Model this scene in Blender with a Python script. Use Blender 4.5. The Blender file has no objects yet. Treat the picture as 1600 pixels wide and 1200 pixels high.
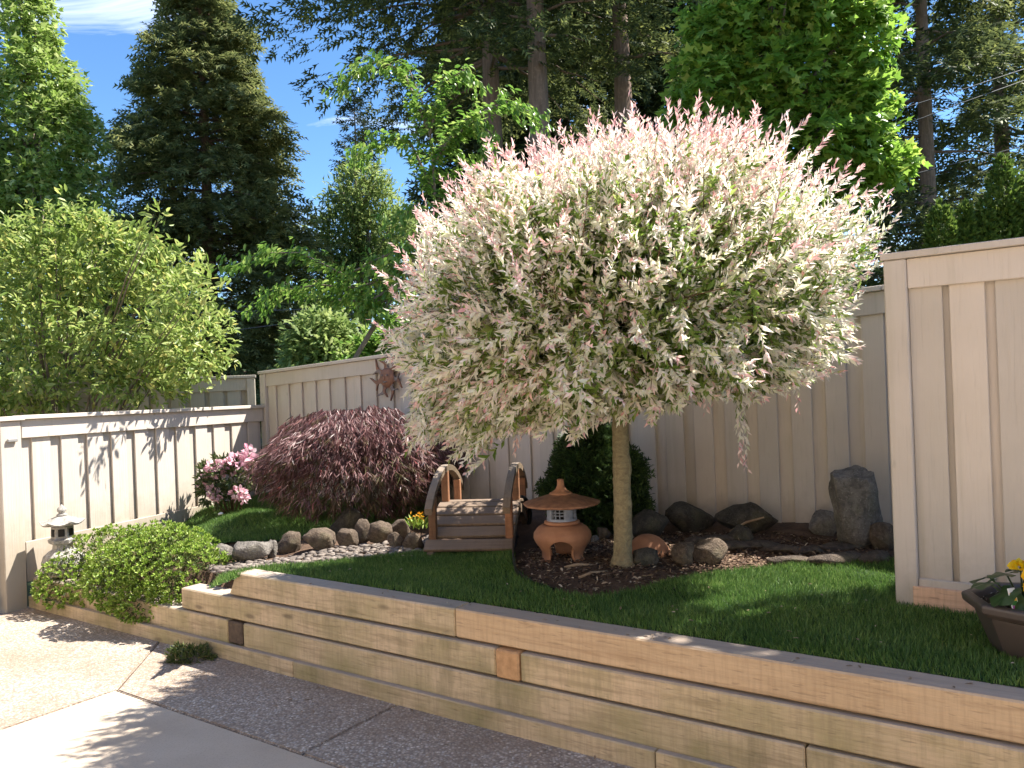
import bpy, bmesh, math, random
import numpy as np
from mathutils import Vector, Matrix, noise as mnoise

random.seed(7)
rng = np.random.default_rng(11)
SC = bpy.context.scene
COL = SC.collection
PI = math.pi

# ------------------------------------------------------------------ camera
FPX, ROLL, EYE = 1250.0, 0.038, 1.6
cs, sn = math.cos(ROLL), math.sin(ROLL)
cam = bpy.data.objects.new('camera', bpy.data.cameras.new('camera'))
COL.objects.link(cam)
cam.data.sensor_width = 36
cam.data.lens = FPX / 1600 * 36
cam.data.clip_end = 3000
cam.matrix_world = Matrix(((cs, sn, 0, 0), (0, 0, -1, 0), (-sn, cs, 0, EYE), (0, 0, 0, 1)))
SC.camera = cam

# ------------------------------------------------------------------ sky, sun, exposure
SUN = Vector((1.19, 0.31, 1.81)).normalized()          # towards the sun
world = bpy.data.worlds.new('World'); SC.world = world
world.use_nodes = True
nt = world.node_tree; nt.nodes.clear()
wo = nt.nodes.new('ShaderNodeOutputWorld'); bg = nt.nodes.new('ShaderNodeBackground')
sky = nt.nodes.new('ShaderNodeTexSky'); sky.sky_type = 'NISHITA'; sky.sun_disc = False
sky.sun_elevation = math.asin(SUN.z); sky.sun_rotation = math.atan2(SUN.x, SUN.y)
sky.air_density = 0.85; sky.dust_density = 0.0; sky.ozone_density = 3.0
tc = nt.nodes.new('ShaderNodeTexCoord'); mp = nt.nodes.new('ShaderNodeMapping')
mp.inputs['Scale'].default_value = (1.6, 1.6, 4.2); mp.inputs['Rotation'].default_value = (0.2, 0.35, 0.5)
nz = nt.nodes.new('ShaderNodeTexNoise'); nz.inputs['Scale'].default_value = 2.3
nz.inputs['Detail'].default_value = 8; nz.inputs['Roughness'].default_value = 0.62; nz.inputs['Distortion'].default_value = 0.9
cr = nt.nodes.new('ShaderNodeValToRGB')
cr.color_ramp.elements[0].position = 0.535; cr.color_ramp.elements[0].color = (0, 0, 0, 1)
cr.color_ramp.elements[1].position = 0.78; cr.color_ramp.elements[1].color = (.85, .85, .85, 1)
mixc = nt.nodes.new('ShaderNodeMix'); mixc.data_type = 'RGBA'
mixc.inputs[7].default_value = (8.0, 8.3, 8.8, 1)
L = nt.links.new
L(tc.outputs['Generated'], mp.inputs['Vector']); L(mp.outputs[0], nz.inputs['Vector']); L(nz.outputs['Fac'], cr.inputs[0])
L(cr.outputs[0], mixc.inputs[0]); hs = nt.nodes.new('ShaderNodeHueSaturation'); hs.inputs['Saturation'].default_value = 1.16; L(sky.outputs[0], hs.inputs['Color']); L(hs.outputs[0], mixc.inputs[6]); L(mixc.outputs[2], bg.inputs['Color'])
bg.inputs['Strength'].default_value = 0.09
L(bg.outputs[0], wo.inputs['Surface'])
sun = bpy.data.objects.new('sun', bpy.data.lights.new('sun', 'SUN')); COL.objects.link(sun)
sun.data.energy = 5.0; sun.data.angle = math.radians(0.53); sun.data.color = (1, .95, .86)
sun.rotation_euler = (-SUN).to_track_quat('-Z', 'Y').to_euler(); sun.location = (8, 6, 20)
SC.view_settings.view_transform = 'Standard'; SC.view_settings.look = 'None'
SC.view_settings.gamma = 1; SC.view_settings.exposure = 1.58
SC.render.engine = 'CYCLES'
SC.cycles.max_bounces = 8; SC.cycles.diffuse_bounces = 4; SC.cycles.transmission_bounces = 4

# ------------------------------------------------------------------ pixel -> world helpers (1600x1200 photo)
def ray(u, v):
    dx, dy = (u - 800) / FPX, (v - 600) / FPX
    return dx * cs - dy * sn, -(dx * sn + dy * cs)
def at(u, v, Y):
    a, b = ray(u, v); return Vector((a * Y, Y, EYE + b * Y))
def onz(u, v, z):
    a, b = ray(u, v); Y = (z - EYE) / b; return Vector((a * Y, Y, z))
WD = Vector((.823, -.568)).normalized(); WN = Vector((-WD.y, WD.x))     # along / behind the timber wall
def ur(u, r): p = WD * u + WN * r; return p.x, p.y
def tour(x, y): return x * WD.x + y * WD.y, x * WN.x + y * WN.y

# ------------------------------------------------------------------ materials
class NT:
    def __init__(s, name):
        s.m = bpy.data.materials.new(name); s.m.use_nodes = True
        s.t = s.m.node_tree; s.t.nodes.clear()
        s.out = s.n('ShaderNodeOutputMaterial')
    def n(s, kind, **kw):
        x = s.t.nodes.new(kind)
        for k, v in kw.items(): setattr(x, k, v)
        return x
    def l(s, a, b): s.t.links.new(a, b)
    def noise(s, vec, scale, detail=5, rough=.55, dist=0):
        x = s.n('ShaderNodeTexNoise'); x.inputs['Scale'].default_value = scale; x.inputs['Detail'].default_value = detail
        x.inputs['Roughness'].default_value = rough; x.inputs['Distortion'].default_value = dist
        if vec is not None: s.l(vec, x.inputs['Vector'])
        return x.outputs['Fac']
    def map(s, vec, scale=(1, 1, 1), loc=(0, 0, 0)):
        x = s.n('ShaderNodeMapping'); x.inputs['Scale'].default_value = scale; x.inputs['Location'].default_value = loc
        s.l(vec, x.inputs['Vector']); return x.outputs[0]
    def ramp(s, fac, stops):
        x = s.n('ShaderNodeValToRGB'); e = x.color_ramp.elements
        while len(e) < len(stops): e.new(.5)
        for el, (p, c) in zip(e, stops):
            el.position = p; el.color = tuple(c) + (1,) if len(c) == 3 else c
        s.l(fac, x.inputs[0]); return x.outputs[0]
    def mix(s, fac, a, b, mode='MIX'):
        x = s.n('ShaderNodeMix', data_type='RGBA', blend_type=mode)
        for k, v in ((0, fac), (6, a), (7, b)):
            if isinstance(v, (int, float)): x.inputs[k].default_value = v
            elif isinstance(v, tuple): x.inputs[k].default_value = v + (1,) if len(v) == 3 else v
            else: s.l(v, x.inputs[k])
        return x.outputs[2]
    def bump(s, h, strength=.4, dist=.01):
        x = s.n('ShaderNodeBump'); x.inputs['Strength'].default_value = strength; x.inputs['Distance'].default_value = dist
        s.l(h, x.inputs['Height']); return x.outputs[0]
    def bsdf(s, col, rough=.7, normal=None, spec=.3):
        b = s.n('ShaderNodeBsdfPrincipled')
        if isinstance(col, tuple): b.inputs['Base Color'].default_value = col + (1,)
        else: s.l(col, b.inputs['Base Color'])
        b.inputs['Roughness'].default_value = rough; b.inputs['Specular IOR Level'].default_value = spec
        if normal is not None: s.l(normal, b.inputs['Normal'])
        s.l(b.outputs[0], s.out.inputs[0]); return b
    def obj(s): return s.n('ShaderNodeTexCoord').outputs['Object']
    def rnd(s): return s.n('ShaderNodeObjectInfo').outputs['Random']

def leaf_mat(name, stops, trans=.35, rough=.5, tcol=None, spec=.35):
    k = NT(name); g = k.n('ShaderNodeNewGeometry')
    c = k.ramp(g.outputs['Random Per Island'], stops)
    b = k.bsdf(c, rough, spec=spec)
    t = k.n('ShaderNodeBsdfTranslucent')
    if tcol: k.l(k.mix(.5, c, tcol), t.inputs[0])
    else: k.l(c, t.inputs[0])
    mx = k.n('ShaderNodeMixShader'); mx.inputs[0].default_value = trans
    k.l(b.outputs[0], mx.inputs[1]); k.l(t.outputs[0], mx.inputs[2]); k.l(mx.outputs[0], k.out.inputs[0])
    return k.m

def paint_mat(name, base, dark):
    k = NT(name); o = k.obj(); r = k.rnd()
    sc = k.n('ShaderNodeVectorMath', operation='ADD'); cv = k.n('ShaderNodeCombineXYZ')
    k.l(r, cv.inputs[0]); k.l(r, cv.inputs[1]); k.l(o, sc.inputs[0]); k.l(cv.outputs[0], sc.inputs[1]); v = sc.outputs[0]
    gr = k.noise(k.map(v, (45, 45, 2.2)), 1.6, 6, .6, .4)
    bl = k.noise(v, 2.2, 4)
    c = k.mix(k.ramp(bl, [(.3, (0, 0, 0)), (.75, (1, 1, 1))]), dark, base)
    c = k.mix(k.ramp(gr, [(.25, (.25, .25, .25)), (.45, (0, 0, 0))]), c, tuple(x * .62 for x in dark))
    tint = k.ramp(r, [(0, (.86, .86, .85)), (.5, (.95, .95, .96)), (1, (1.04, 1.02, 1))])
    c = k.mix(1.0, c, tint, 'MULTIPLY')
    kn = k.n('ShaderNodeTexVoronoi'); kn.inputs['Scale'].default_value = 2.6; k.l(k.map(v, (1.6, 1.6, .8)), kn.inputs['Vector'])
    c = k.mix(k.ramp(kn.outputs['Distance'], [(.03, (.4, .4, .4)), (.06, (0, 0, 0))]), c, tuple(x * .5 for x in dark))
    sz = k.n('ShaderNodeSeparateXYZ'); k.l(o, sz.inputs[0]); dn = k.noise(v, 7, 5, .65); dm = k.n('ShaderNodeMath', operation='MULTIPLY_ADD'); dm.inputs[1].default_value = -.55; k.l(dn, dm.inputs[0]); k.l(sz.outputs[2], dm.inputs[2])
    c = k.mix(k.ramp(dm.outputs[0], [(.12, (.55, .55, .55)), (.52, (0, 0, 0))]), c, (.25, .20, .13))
    st = k.noise(k.map(v, (16, 16, .5)), 1.0, 5, .6); c = k.mix(k.ramp(st, [(.56, (0, 0, 0)), (.74, (.32,) * 3)]), c, (.36, .32, .22))
    k.bsdf(c, .72, k.bump(gr, .6, .005)); return k.m

def wood_mat(name, a, b, grey, stain, axis=0, top_grey=.8, stain_amt=.75, gs=1.0):
    k = NT(name); o = k.obj(); r = k.rnd()
    cv = k.n('ShaderNodeCombineXYZ'); ml = k.n('ShaderNodeMath', operation='MULTIPLY'); ml.inputs[1].default_value = 37
    k.l(r, ml.inputs[0]); [k.l(ml.outputs[0], cv.inputs[i]) for i in range(3)]
    ad = k.n('ShaderNodeVectorMath', operation='ADD'); k.l(o, ad.inputs[0]); k.l(cv.outputs[0], ad.inputs[1]); v = ad.outputs[0]
    s = [22 * gs] * 3; s[axis] = 1.3 * gs
    gr = k.noise(k.map(v, tuple(s)), 1.7, 7, .62, .8)
    s2 = [70 * gs] * 3; s2[axis] = 9 * gs
    inc = k.noise(k.map(v, tuple(s2)), 1.5, 2, .5)
    c = k.ramp(gr, [(.28, b), (.5, a), (.78, tuple(min(1, x * 1.18) for x in a))])
    st = k.noise(v, 2.3, 5, .6)
    c = k.mix(k.ramp(st, [(.42, (0, 0, 0)), (.66, (stain_amt,) * 3)]), c, stain)
    c = k.mix(1.0, c, k.ramp(r, [(0, (.80, .80, .78)), (.5, (.95, .94, .92)), (1, (1.08, 1.04, 1.0))]), 'MULTIPLY')
    s5 = [5] * 3; s5[axis] = 60; c = k.mix(k.ramp(k.noise(k.map(v, tuple(s5)), 1.0, 3, .6), [(.35, (.28,) * 3), (.55, (0, 0, 0))]), c, tuple(x * .7 for x in b))
    s6 = [1] * 3; s6[axis] = 3.2; c = k.mix(k.ramp(k.noise(k.map(v, tuple(s6)), 1.3, 6, .65), [(.54, (0, 0, 0)), (.70, (stain_amt * .8,) * 3)]), c, tuple(x * .55 for x in stain))
    c = k.mix(k.ramp(inc, [(.30, (.40,) * 3), (.38, (0, 0, 0))]), c, tuple(x * .45 for x in b))
    kv = k.n('ShaderNodeTexVoronoi'); kv.inputs['Scale'].default_value = 2.4; s3 = [2.6] * 3; s3[axis] = .8; k.l(k.map(v, tuple(s3)), kv.inputs['Vector'])
    c = k.mix(k.ramp(kv.outputs['Distance'], [(.05, (.7,) * 3), (.12, (0, 0, 0))]), c, tuple(x * .4 for x in b))
    g = k.n('ShaderNodeNewGeometry'); sp = k.n('ShaderNodeSeparateXYZ'); k.l(g.outputs['True Normal'], sp.inputs[0])
    c = k.mix(k.ramp(sp.outputs[2], [(.6, (0, 0, 0)), (.9, (top_grey,) * 3)]), c, k.mix(gr, tuple(x * .7 for x in grey), grey))
    hb = k.n('ShaderNodeMath', operation='ADD'); k.l(gr, hb.inputs[0]); k.l(inc, hb.inputs[1])
    k.bsdf(c, .8, k.bump(hb.outputs[0], .5, .005)); return k.m

def rock_mat(name, a, b, c3):
    k = NT(name); o = k.obj()
    n1 = k.noise(o, 9, 8, .65, .3); n2 = k.noise(o, 38, 5, .7); n3 = k.noise(o, 4, 4)
    c = k.ramp(n1, [(.3, b), (.55, a), (.8, c3)])
    c = k.mix(k.ramp(n2, [(.35, (.5,) * 3), (.55, (0, 0, 0))]), c, tuple(x * .45 for x in b))
    c = k.mix(k.ramp(n3, [(.55, (0, 0, 0)), (.75, (.5,) * 3)]), c, (.12, .12, .05))
    n4 = k.noise(o, 90, 4, .7); c = k.mix(k.ramp(n4, [(.56, (0,) * 3), (.68, (.45,) * 3)]), c, tuple(min(1, x * 1.5) for x in c3)); k.bsdf(c, .9, k.bump(k.mix(.4, k.mix(.5, n1, n2), n4), 1.0, .035)); return k.m

def plain(name, a, b, scale=14, rough=.7, bump=.3, spec=.3):
    k = NT(name); n1 = k.noise(k.obj(), scale, 6, .6)
    k.bsdf(k.ramp(n1, [(.3, b), (.7, a)]), rough, k.bump(n1, bump, .006), spec); return k.m

M = {}
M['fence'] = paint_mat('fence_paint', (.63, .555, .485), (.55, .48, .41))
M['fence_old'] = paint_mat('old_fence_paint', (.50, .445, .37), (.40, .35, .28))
M['timber'] = wood_mat('treated_timber', (.56, .43, .285), (.33, .245, .155), (.42, .35, .30), (.29, .255, .12))
M['timber_new'] = wood_mat('fresh_timber', (.64, .45, .28), (.47, .31, .185), (.42, .345, .29), (.52, .34, .18), stain_amt=.3)
M['cedar'] = wood_mat('cedar_board', (.66, .43, .29), (.52, .31, .20), (.6, .42, .3), (.5, .3, .2), top_grey=.2, stain_amt=.2)
M['endgrain'] = plain('end_grain', (.58, .34, .17), (.38, .21, .10), 30)
M['endgrain_dark'] = plain('end_grain_weathered', (.13, .09, .06), (.06, .04, .03), 34)
M['deck'] = wood_mat('weathered_deck', (.24, .17, .12), (.11, .075, .052), (.24, .175, .13), (.10, .075, .05), gs=1.6)
M['redwood'] = wood_mat('redwood_post', (.36, .17, .09), (.22, .09, .045), (.3, .2, .14), (.16, .09, .05), axis=2, gs=1.6)
M['rail'] = wood_mat('weathered_rail', (.24, .17, .115), (.12, .08, .05), (.30, .24, .19), (.1, .08, .05), axis=1, gs=1.6)
M['rock_grey'] = rock_mat('rock_grey', (.23, .205, .18), (.10, .088, .078), (.34, .31, .275))
M['rock_brown'] = rock_mat('rock_brown', (.15, .11, .08), (.06, .043, .031), (.23, .18, .135))
M['rock_dark'] = rock_mat('rock_dark', (.085, .073, .058), (.034, .029, .023), (.14, .12, .095))
M['slate'] = rock_mat('slate', (.12, .09, .07), (.05, .037, .03), (.19, .15, .12))
M['stone'] = rock_mat('lantern_stone', (.46, .43, .39), (.27, .25, .225), (.56, .53, .49))
M['terracotta'] = plain('terracotta', (.40, .19, .10), (.26, .115, .06), 9, .75, .25)
M['terracotta_roof'] = plain('terracotta_roof', (.34, .165, .09), (.18, .085, .05), 26, .8, .6)
M['drum'] = plain('blue_grey_clay', (.30, .32, .37), (.17, .185, .22), 30, .7, .4)
M['dark'] = plain('inner_shade', (.012, .011, .01), (.008, .007, .006))  # near-black colour standing in for the shade inside the lanterns
M['rust'] = plain('rusty_metal', (.30, .145, .085), (.14, .075, .055), 24, .55, .5)
M['rust_grey'] = plain('weathered_ray', (.25, .2, .18), (.14, .10, .09), 24, .6, .5)
M['pot'] = plain('brown_plastic', (.085, .066, .056), (.062, .048, .041), 5, .45, .05, .5)
M['potsoil'] = plain('potting_soil', (.035, .025, .02), (.012, .009, .007), 60, .95, .9)
M['perlite'] = plain('perlite', (.6, .57, .52), (.4, .36, .3))
M['black_plastic'] = plain('black_plastic', (.015, .014, .013), (.01, .01, .01), 8, .4, .1)
M['metal'] = plain('grey_metal', (.35, .34, .33), (.22, .21, .2), 20, .4, .1)
M['white'] = plain('white_plastic', (.8, .79, .76), (.72, .71, .68), 8, .4, .05)
M['print_yellow'] = plain('print_yellow', (.8, .5, .03), (.7, .35, .03))
M['print_green'] = plain('print_green', (.05, .2, .05), (.03, .12, .03))
M['print_purple'] = plain('print_purple', (.25, .06, .4), (.6, .12, .08), 60)
M['wire'] = plain('wire_grey', (.09, .09, .095), (.07, .07, .075))

def bark(name, a, b, sx=9, sz=2.2):
    k = NT(name); o = k.obj(); n1 = k.noise(k.map(o, (sx, sx, sz)), 3, 8, .65, .5); n2 = k.noise(o, 16, 4)
    c = k.ramp(n1, [(.3, b), (.65, a)]); c = k.mix(k.ramp(n2, [(.55, (0,) * 3), (.7, (.45,) * 3)]), c, tuple(x * 1.35 for x in a))
    k.bsdf(c, .85, k.bump(n1, .8, .02)); return k.m
M['willow_bark'] = bark('willow_bark', (.30, .245, .135), (.17, .13, .075), 12, 16)
M['fir_bark'] = bark('fir_bark', (.26, .17, .13), (.12, .08, .06), 7, .9)
M['grey_bark'] = bark('grey_bark', (.22, .18, .14), (.10, .08, .06))
M['twig'] = plain('twig', (.20, .12, .07), (.11, .065, .04))
M['dry'] = plain('dry_litter', (.42, .31, .2), (.2, .13, .08), 9, .9)

k = NT('soil'); o = k.obj(); n1 = k.noise(o, 7, 8, .7); n2 = k.noise(o, 70, 4, .7)
c = k.ramp(n1, [(.3, (.055, .033, .022)), (.55, (.125, .077, .050)), (.8, (.21, .135, .09))])
c = k.mix(k.ramp(n2, [(.62, (0,) * 3), (.72, (.7,) * 3)]), c, (.21, .145, .10))
k.bsdf(c, .95, k.bump(k.mix(.5, n1, n2), 1, .03)); M['soil'] = k.m

k = NT('turf_backing'); n1 = k.noise(k.obj(), 30, 4)
k.bsdf(k.ramp(n1, [(.3, (.016, .035, .010)), (.7, (.03, .06, .015))]), .9); M['turf'] = k.m
def _bl(m):
    t = m.node_tree; b = [n for n in t.nodes if n.type == 'BSDF_PRINCIPLED'][0]; src = b.inputs['Base Color'].links[0].from_socket
    co = t.nodes.new('ShaderNodeTexCoord'); nn = t.nodes.new('ShaderNodeTexNoise'); nn.inputs['Scale'].default_value = 3.5; nn.inputs['Detail'].default_value = 5; t.links.new(co.outputs['Object'], nn.inputs['Vector'])
    rp = t.nodes.new('ShaderNodeValToRGB'); rp.color_ramp.elements[0].position = .35; rp.color_ramp.elements[0].color = (.72, .78, .72, 1); rp.color_ramp.elements[1].position = .68; rp.color_ramp.elements[1].color = (1.25, 1.12, 1.0, 1); t.links.new(nn.outputs['Fac'], rp.inputs[0])
    mx = t.nodes.new('ShaderNodeMix'); mx.data_type = 'RGBA'; mx.blend_type = 'MULTIPLY'; mx.inputs[0].default_value = 1; t.links.new(src, mx.inputs[6]); t.links.new(rp.outputs[0], mx.inputs[7]); t.links.new(mx.outputs[2], b.inputs['Base Color']); return m
M['blade'] = leaf_mat('grass_blade', [(0, (.055, .115, .030)), (.5, (.105, .205, .046)), (.85, (.165, .28, .07)), (1, (.24, .33, .11))], .3, .45)

k = NT('aggregate'); o = k.obj()
v1 = k.n('ShaderNodeTexVoronoi'); v1.inputs['Scale'].default_value = 75; k.l(o, v1.inputs['Vector'])
sepc = k.n('ShaderNodeSeparateColor'); k.l(v1.outputs['Color'], sepc.inputs[0])
c = k.ramp(sepc.outputs[0], [(0, (.21, .165, .13)), (.35, (.38, .305, .24)), (.65, (.50, .42, .345)), (.88, (.42, .385, .35)), (1, (.74, .65, .55))])
c = k.mix(k.ramp(v1.outputs['Distance'], [(.35, (0,) * 3), (.62, (.8,) * 3)]), c, (.25, .195, .155))
n1 = k.noise(o, 1.3, 6, .6); n2 = k.noise(o, 6, 4)
c = k.mix(k.ramp(n1, [(.42, (0,) * 3), (.66, (.7,) * 3)]), c, (.24, .17, .12))
hh = k.n('ShaderNodeMath', operation='SUBTRACT'); hh.inputs[0].default_value = 1; k.l(v1.outputs['Distance'], hh.inputs[1])
k.bsdf(c, .8, k.bump(hh.outputs[0], .7, .006)); M['aggregate'] = k.m
k = NT('concrete'); o = k.obj(); n1 = k.noise(o, 2, 6, .6); n2 = k.noise(o, 120, 3)
c = k.ramp(n1, [(.3, (.42, .335, .255)), (.7, (.53, .44, .345))]); c = k.mix(k.ramp(n2, [(.3, (.35,) * 3), (.5, (0,) * 3)]), c, (.26, .215, .175))
k.bsdf(c, .85, k.bump(n2, .25, .003)); M['concrete'] = k.m
M['joint'] = plain('joint_filler', (.11, .075, .05), (.05, .035, .025), 20, .95)
M['ground'] = plain('rough_grass', (.07, .09, .03), (.04, .05, .02), .6, .95)

M['w_green'] = leaf_mat('willow_green', [(0, (.11, .20, .03)), (.5, (.22, .32, .06)), (1, (.40, .46, .15))], .5, .5)
M['w_white'] = leaf_mat('willow_cream', [(0, (.76, .78, .50)), (.35, (.90, .87, .72)), (.8, (.92, .86, .78)), (1, (.90, .77, .73))], .5, .55)
M['w_pink'] = leaf_mat('willow_pink', [(0, (.88, .76, .72)), (.5, (.86, .60, .57)), (1, (.78, .40, .41))], .35, .5)
M['red'] = leaf_mat('laceleaf_red', [(0, (.075, .038, .036)), (.45, (.16, .072, .07)), (.8, (.28, .155, .15)), (.97, (.40, .28, .27)), (1, (.42, .08, .08))], .3, .42)
M['bronze'] = leaf_mat('laceleaf_bronze', [(0, (.07, .05, .03)), (.6, (.13, .075, .045)), (1, (.12, .13, .05))], .3, .5)
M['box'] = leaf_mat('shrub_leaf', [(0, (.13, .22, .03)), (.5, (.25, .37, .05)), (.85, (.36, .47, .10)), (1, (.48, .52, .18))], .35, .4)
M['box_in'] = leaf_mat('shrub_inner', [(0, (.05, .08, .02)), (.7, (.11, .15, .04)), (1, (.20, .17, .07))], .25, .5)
M['lime'] = leaf_mat('lime_leaf', [(0, (.14, .22, .04)), (.5, (.28, .37, .09)), (.85, (.44, .50, .17)), (1, (.52, .48, .14))], .5, .4)
M['lime_pale'] = leaf_mat('pale_leaf', [(0, (.10, .15, .04)), (.6, (.22, .27, .09)), (1, (.36, .38, .17))], .4, .4)
M['gum'] = leaf_mat('columnar_leaf', [(0, (.15, .24, .04)), (.6, (.30, .41, .10)), (1, (.50, .56, .24))], .5, .3)
M['maple'] = leaf_mat('maple_leaf', [(0, (.12, .23, .03)), (.6, (.24, .40, .06)), (.92, (.38, .52, .10)), (1, (.52, .55, .12))], .6, .35)
M['arch'] = leaf_mat('arching_leaf', [(0, (.09, .19, .03)), (.6, (.19, .33, .06)), (1, (.36, .46, .12))], .5, .3)
M['cedar_leaf'] = leaf_mat('cedar_spray', [(0, (.09, .115, .042)), (.5, (.18, .21, .078)), (.85, (.27, .29, .11)), (1, (.34, .34, .14))], .4, .6)
M['fir_leaf'] = leaf_mat('fir_needles', [(0, (.05, .07, .03)), (.5, (.10, .125, .048)), (.85, (.19, .22, .07)), (1, (.32, .34, .10))], .4, .6)
M['spruce_leaf'] = leaf_mat('spruce_needles', [(0, (.03, .05, .04)), (.6, (.07, .09, .06)), (1, (.12, .13, .08))], .1, .6)
M['airy'] = leaf_mat('airy_leaf', [(0, (.14, .21, .06)), (.6, (.25, .34, .10)), (1, (.38, .44, .16))], .5, .5)
M['hinoki'] = leaf_mat('hinoki_spray', [(0, (.018, .034, .012)), (.6, (.04, .075, .022)), (1, (.09, .15, .035))], .15, .5)
M['arbor'] = leaf_mat('arborvitae_spray', [(0, (.06, .11, .02)), (.6, (.13, .20, .035)), (1, (.22, .29, .06))], .35, .6)
M['rhodo_leaf'] = leaf_mat('rhododendron_leaf', [(0, (.05, .08, .025)), (.6, (.10, .14, .05)), (1, (.2, .2, .09))], .2, .4)
M['rhodo_pink'] = leaf_mat('rhododendron_petal', [(0, (.78, .42, .52)), (.6, (.84, .56, .64)), (1, (.88, .74, .76))], .4, .5)
M['begonia_leaf'] = leaf_mat('begonia_leaf', [(0, (.03, .05, .02)), (.6, (.05, .09, .03)), (1, (.08, .12, .035))], .2, .35)
M['begonia_petal'] = leaf_mat('begonia_petal', [(0, (.85, .48, .005)), (.6, (.88, .62, .01)), (1, (.9, .74, .05))], .35, .45)
M['orange'] = leaf_mat('orange_flower', [(0, (.75, .25, .02)), (1, (.85, .5, .03))], .3, .5)
M['far'] = leaf_mat('far_foliage', [(0, (.02, .04, .018)), (.6, (.05, .085, .03)), (1, (.10, .14, .05))], .2, .6)

# ------------------------------------------------------------------ object helpers
def link(name, me, mat=None, parent=None):
    o = bpy.data.objects.new(name, me); COL.objects.link(o)
    if me is not None and mat is not None:
        for mm in (mat if isinstance(mat, (list, tuple)) else [mat]): me.materials.append(M[mm])
    if parent is not None: o.parent = parent
    return o
def tag(o, label, cat, group=None):
    o['label'] = label; o['category'] = cat
    if group: o['group'] = group
    return o
def thing(name, label, cat, loc=(0, 0, 0), rz=0, group=None):
    o = link(name, None); o.location = loc; o.rotation_euler.z = rz; o.empty_display_size = .1
    return tag(o, label, cat, group)
def struct(o): o['kind'] = 'structure'; return o
def stuff(o): o['kind'] = 'stuff'; return o

def pyd(verts, faces, smooth=False):
    me = bpy.data.meshes.new('m'); me.from_pydata([tuple(v) for v in verts], [], faces)
    if smooth: me.polygons.foreach_set('use_smooth', [True] * len(me.polygons))
    me.update(); return me
def bm_mesh(bm, smooth=False):
    me = bpy.data.meshes.new('m'); bm.normal_update(); bm.to_mesh(me); bm.free()
    if smooth: me.polygons.foreach_set('use_smooth', [True] * len(me.polygons))
    return me
def hexa(p, bevel=0.0):
    """8 corners: bottom 4 ccw, top 4 ccw"""
    bm = bmesh.new(); v = [bm.verts.new(q) for q in p]
    for f in ((3, 2, 1, 0), (4, 5, 6, 7), (0, 1, 5, 4), (1, 2, 6, 5), (2, 3, 7, 6), (3, 0, 4, 7)): bm.faces.new([v[i] for i in f])
    if bevel: bmesh.ops.bevel(bm, geom=bm.edges[:], offset=bevel, segments=1, affect='EDGES')
    return bm_mesh(bm)
def box(x0, x1, y0, y1, z0, z1, bevel=.003):
    return hexa([(x0, y0, z0), (x1, y0, z0), (x1, y1, z0), (x0, y1, z0), (x0, y0, z1), (x1, y0, z1), (x1, y1, z1), (x0, y1, z1)], bevel)
def tubes(lines, seg=6):
    """lines: list of (points, radii) -> one mesh of tapered tubes"""
    V, F = [], []
    for pts, rad in lines:
        pts = [Vector(p) for p in pts]; n = len(pts); b = len(V); ref = None
        for i, p in enumerate(pts):
            t = (pts[min(i + 1, n - 1)] - pts[max(i - 1, 0)]).normalized()
            if ref is None: ref = t.orthogonal().normalized()
            s = (ref - t * ref.dot(t)).normalized(); ref = s; q = t.cross(s)
            for j in range(seg):
                a = 2 * PI * j / seg; V.append(p + (s * math.cos(a) + q * math.sin(a)) * rad[i])
        for i in range(n - 1):
            for j in range(seg):
                j2 = (j + 1) % seg; F.append((b + i * seg + j, b + i * seg + j2, b + (i + 1) * seg + j2, b + (i + 1) * seg + j))
        F.append(tuple(b + j for j in reversed(range(seg)))); F.append(tuple(b + (n - 1) * seg + j for j in range(seg)))
    return pyd(V, F, True)
def lathe(prof, seg=32, smooth=True, wob=None):
    V, F = [], []
    for r, z in prof:
        for j in range(seg):
            a = 2 * PI * j / seg; rr = r * (1 + (wob(a, z) if wob else 0)); V.append((rr * math.cos(a), rr * math.sin(a), z))
    for i in range(len(prof) - 1):
        for j in range(seg):
            j2 = (j + 1) % seg; F.append((i * seg + j, i * seg + j2, (i + 1) * seg + j2, (i + 1) * seg + j))
    F.append(tuple(reversed(range(seg)))); F.append(tuple((len(prof) - 1) * seg + j for j in range(seg)))
    return pyd(V, F, smooth)

# ---- leaf clouds
T_DIA = (np.array([(0, 0, 0), (.42, .5, .10), (1, 0, 0), (.42, -.5, .10)]), [(0, 1, 2), (0, 2, 3)])
T_OVAL = (np.array([(0, 0, 0), (.3, .42, .07), (.68, .40, .05), (1, 0, -.08), (.68, -.40, .05), (.3, -.42, .07)]), [(0, 1, 2, 3), (0, 3, 4, 5)])
T_STRIP = (np.array([(0, .5, 0), (0, -.5, 0), (.5, -.6, .05), (.5, .6, .05), (1, 0, -.05)]), [(0, 1, 2, 3), (3, 2, 4)])
_mp = []
for a, r in ((180, .04), (125, .42), (95, .30), (62, .62), (38, .36), (0, .75), (-38, .36), (-62, .62), (-95, .30), (-125, .42)):
    _mp.append((.3 + r * math.cos(math.radians(a)), r * math.sin(math.radians(a)) * 1.05, -.10 * abs(math.sin(math.radians(a))) * r))
T_LOBED = (np.array([(0, 0, 0), (.25, .55, -.06), (.42, .2, .02), (1, 0, -.05), (.42, -.2, .02), (.25, -.55, -.06)]), [(0, 1, 2), (0, 2, 3), (0, 3, 4), (0, 4, 5)])
T_MAPLE = (np.array([(.3, 0, .04)] + _mp), [(0, i, i + 1) for i in range(1, 10)] + [(0, 10, 1)])
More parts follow.
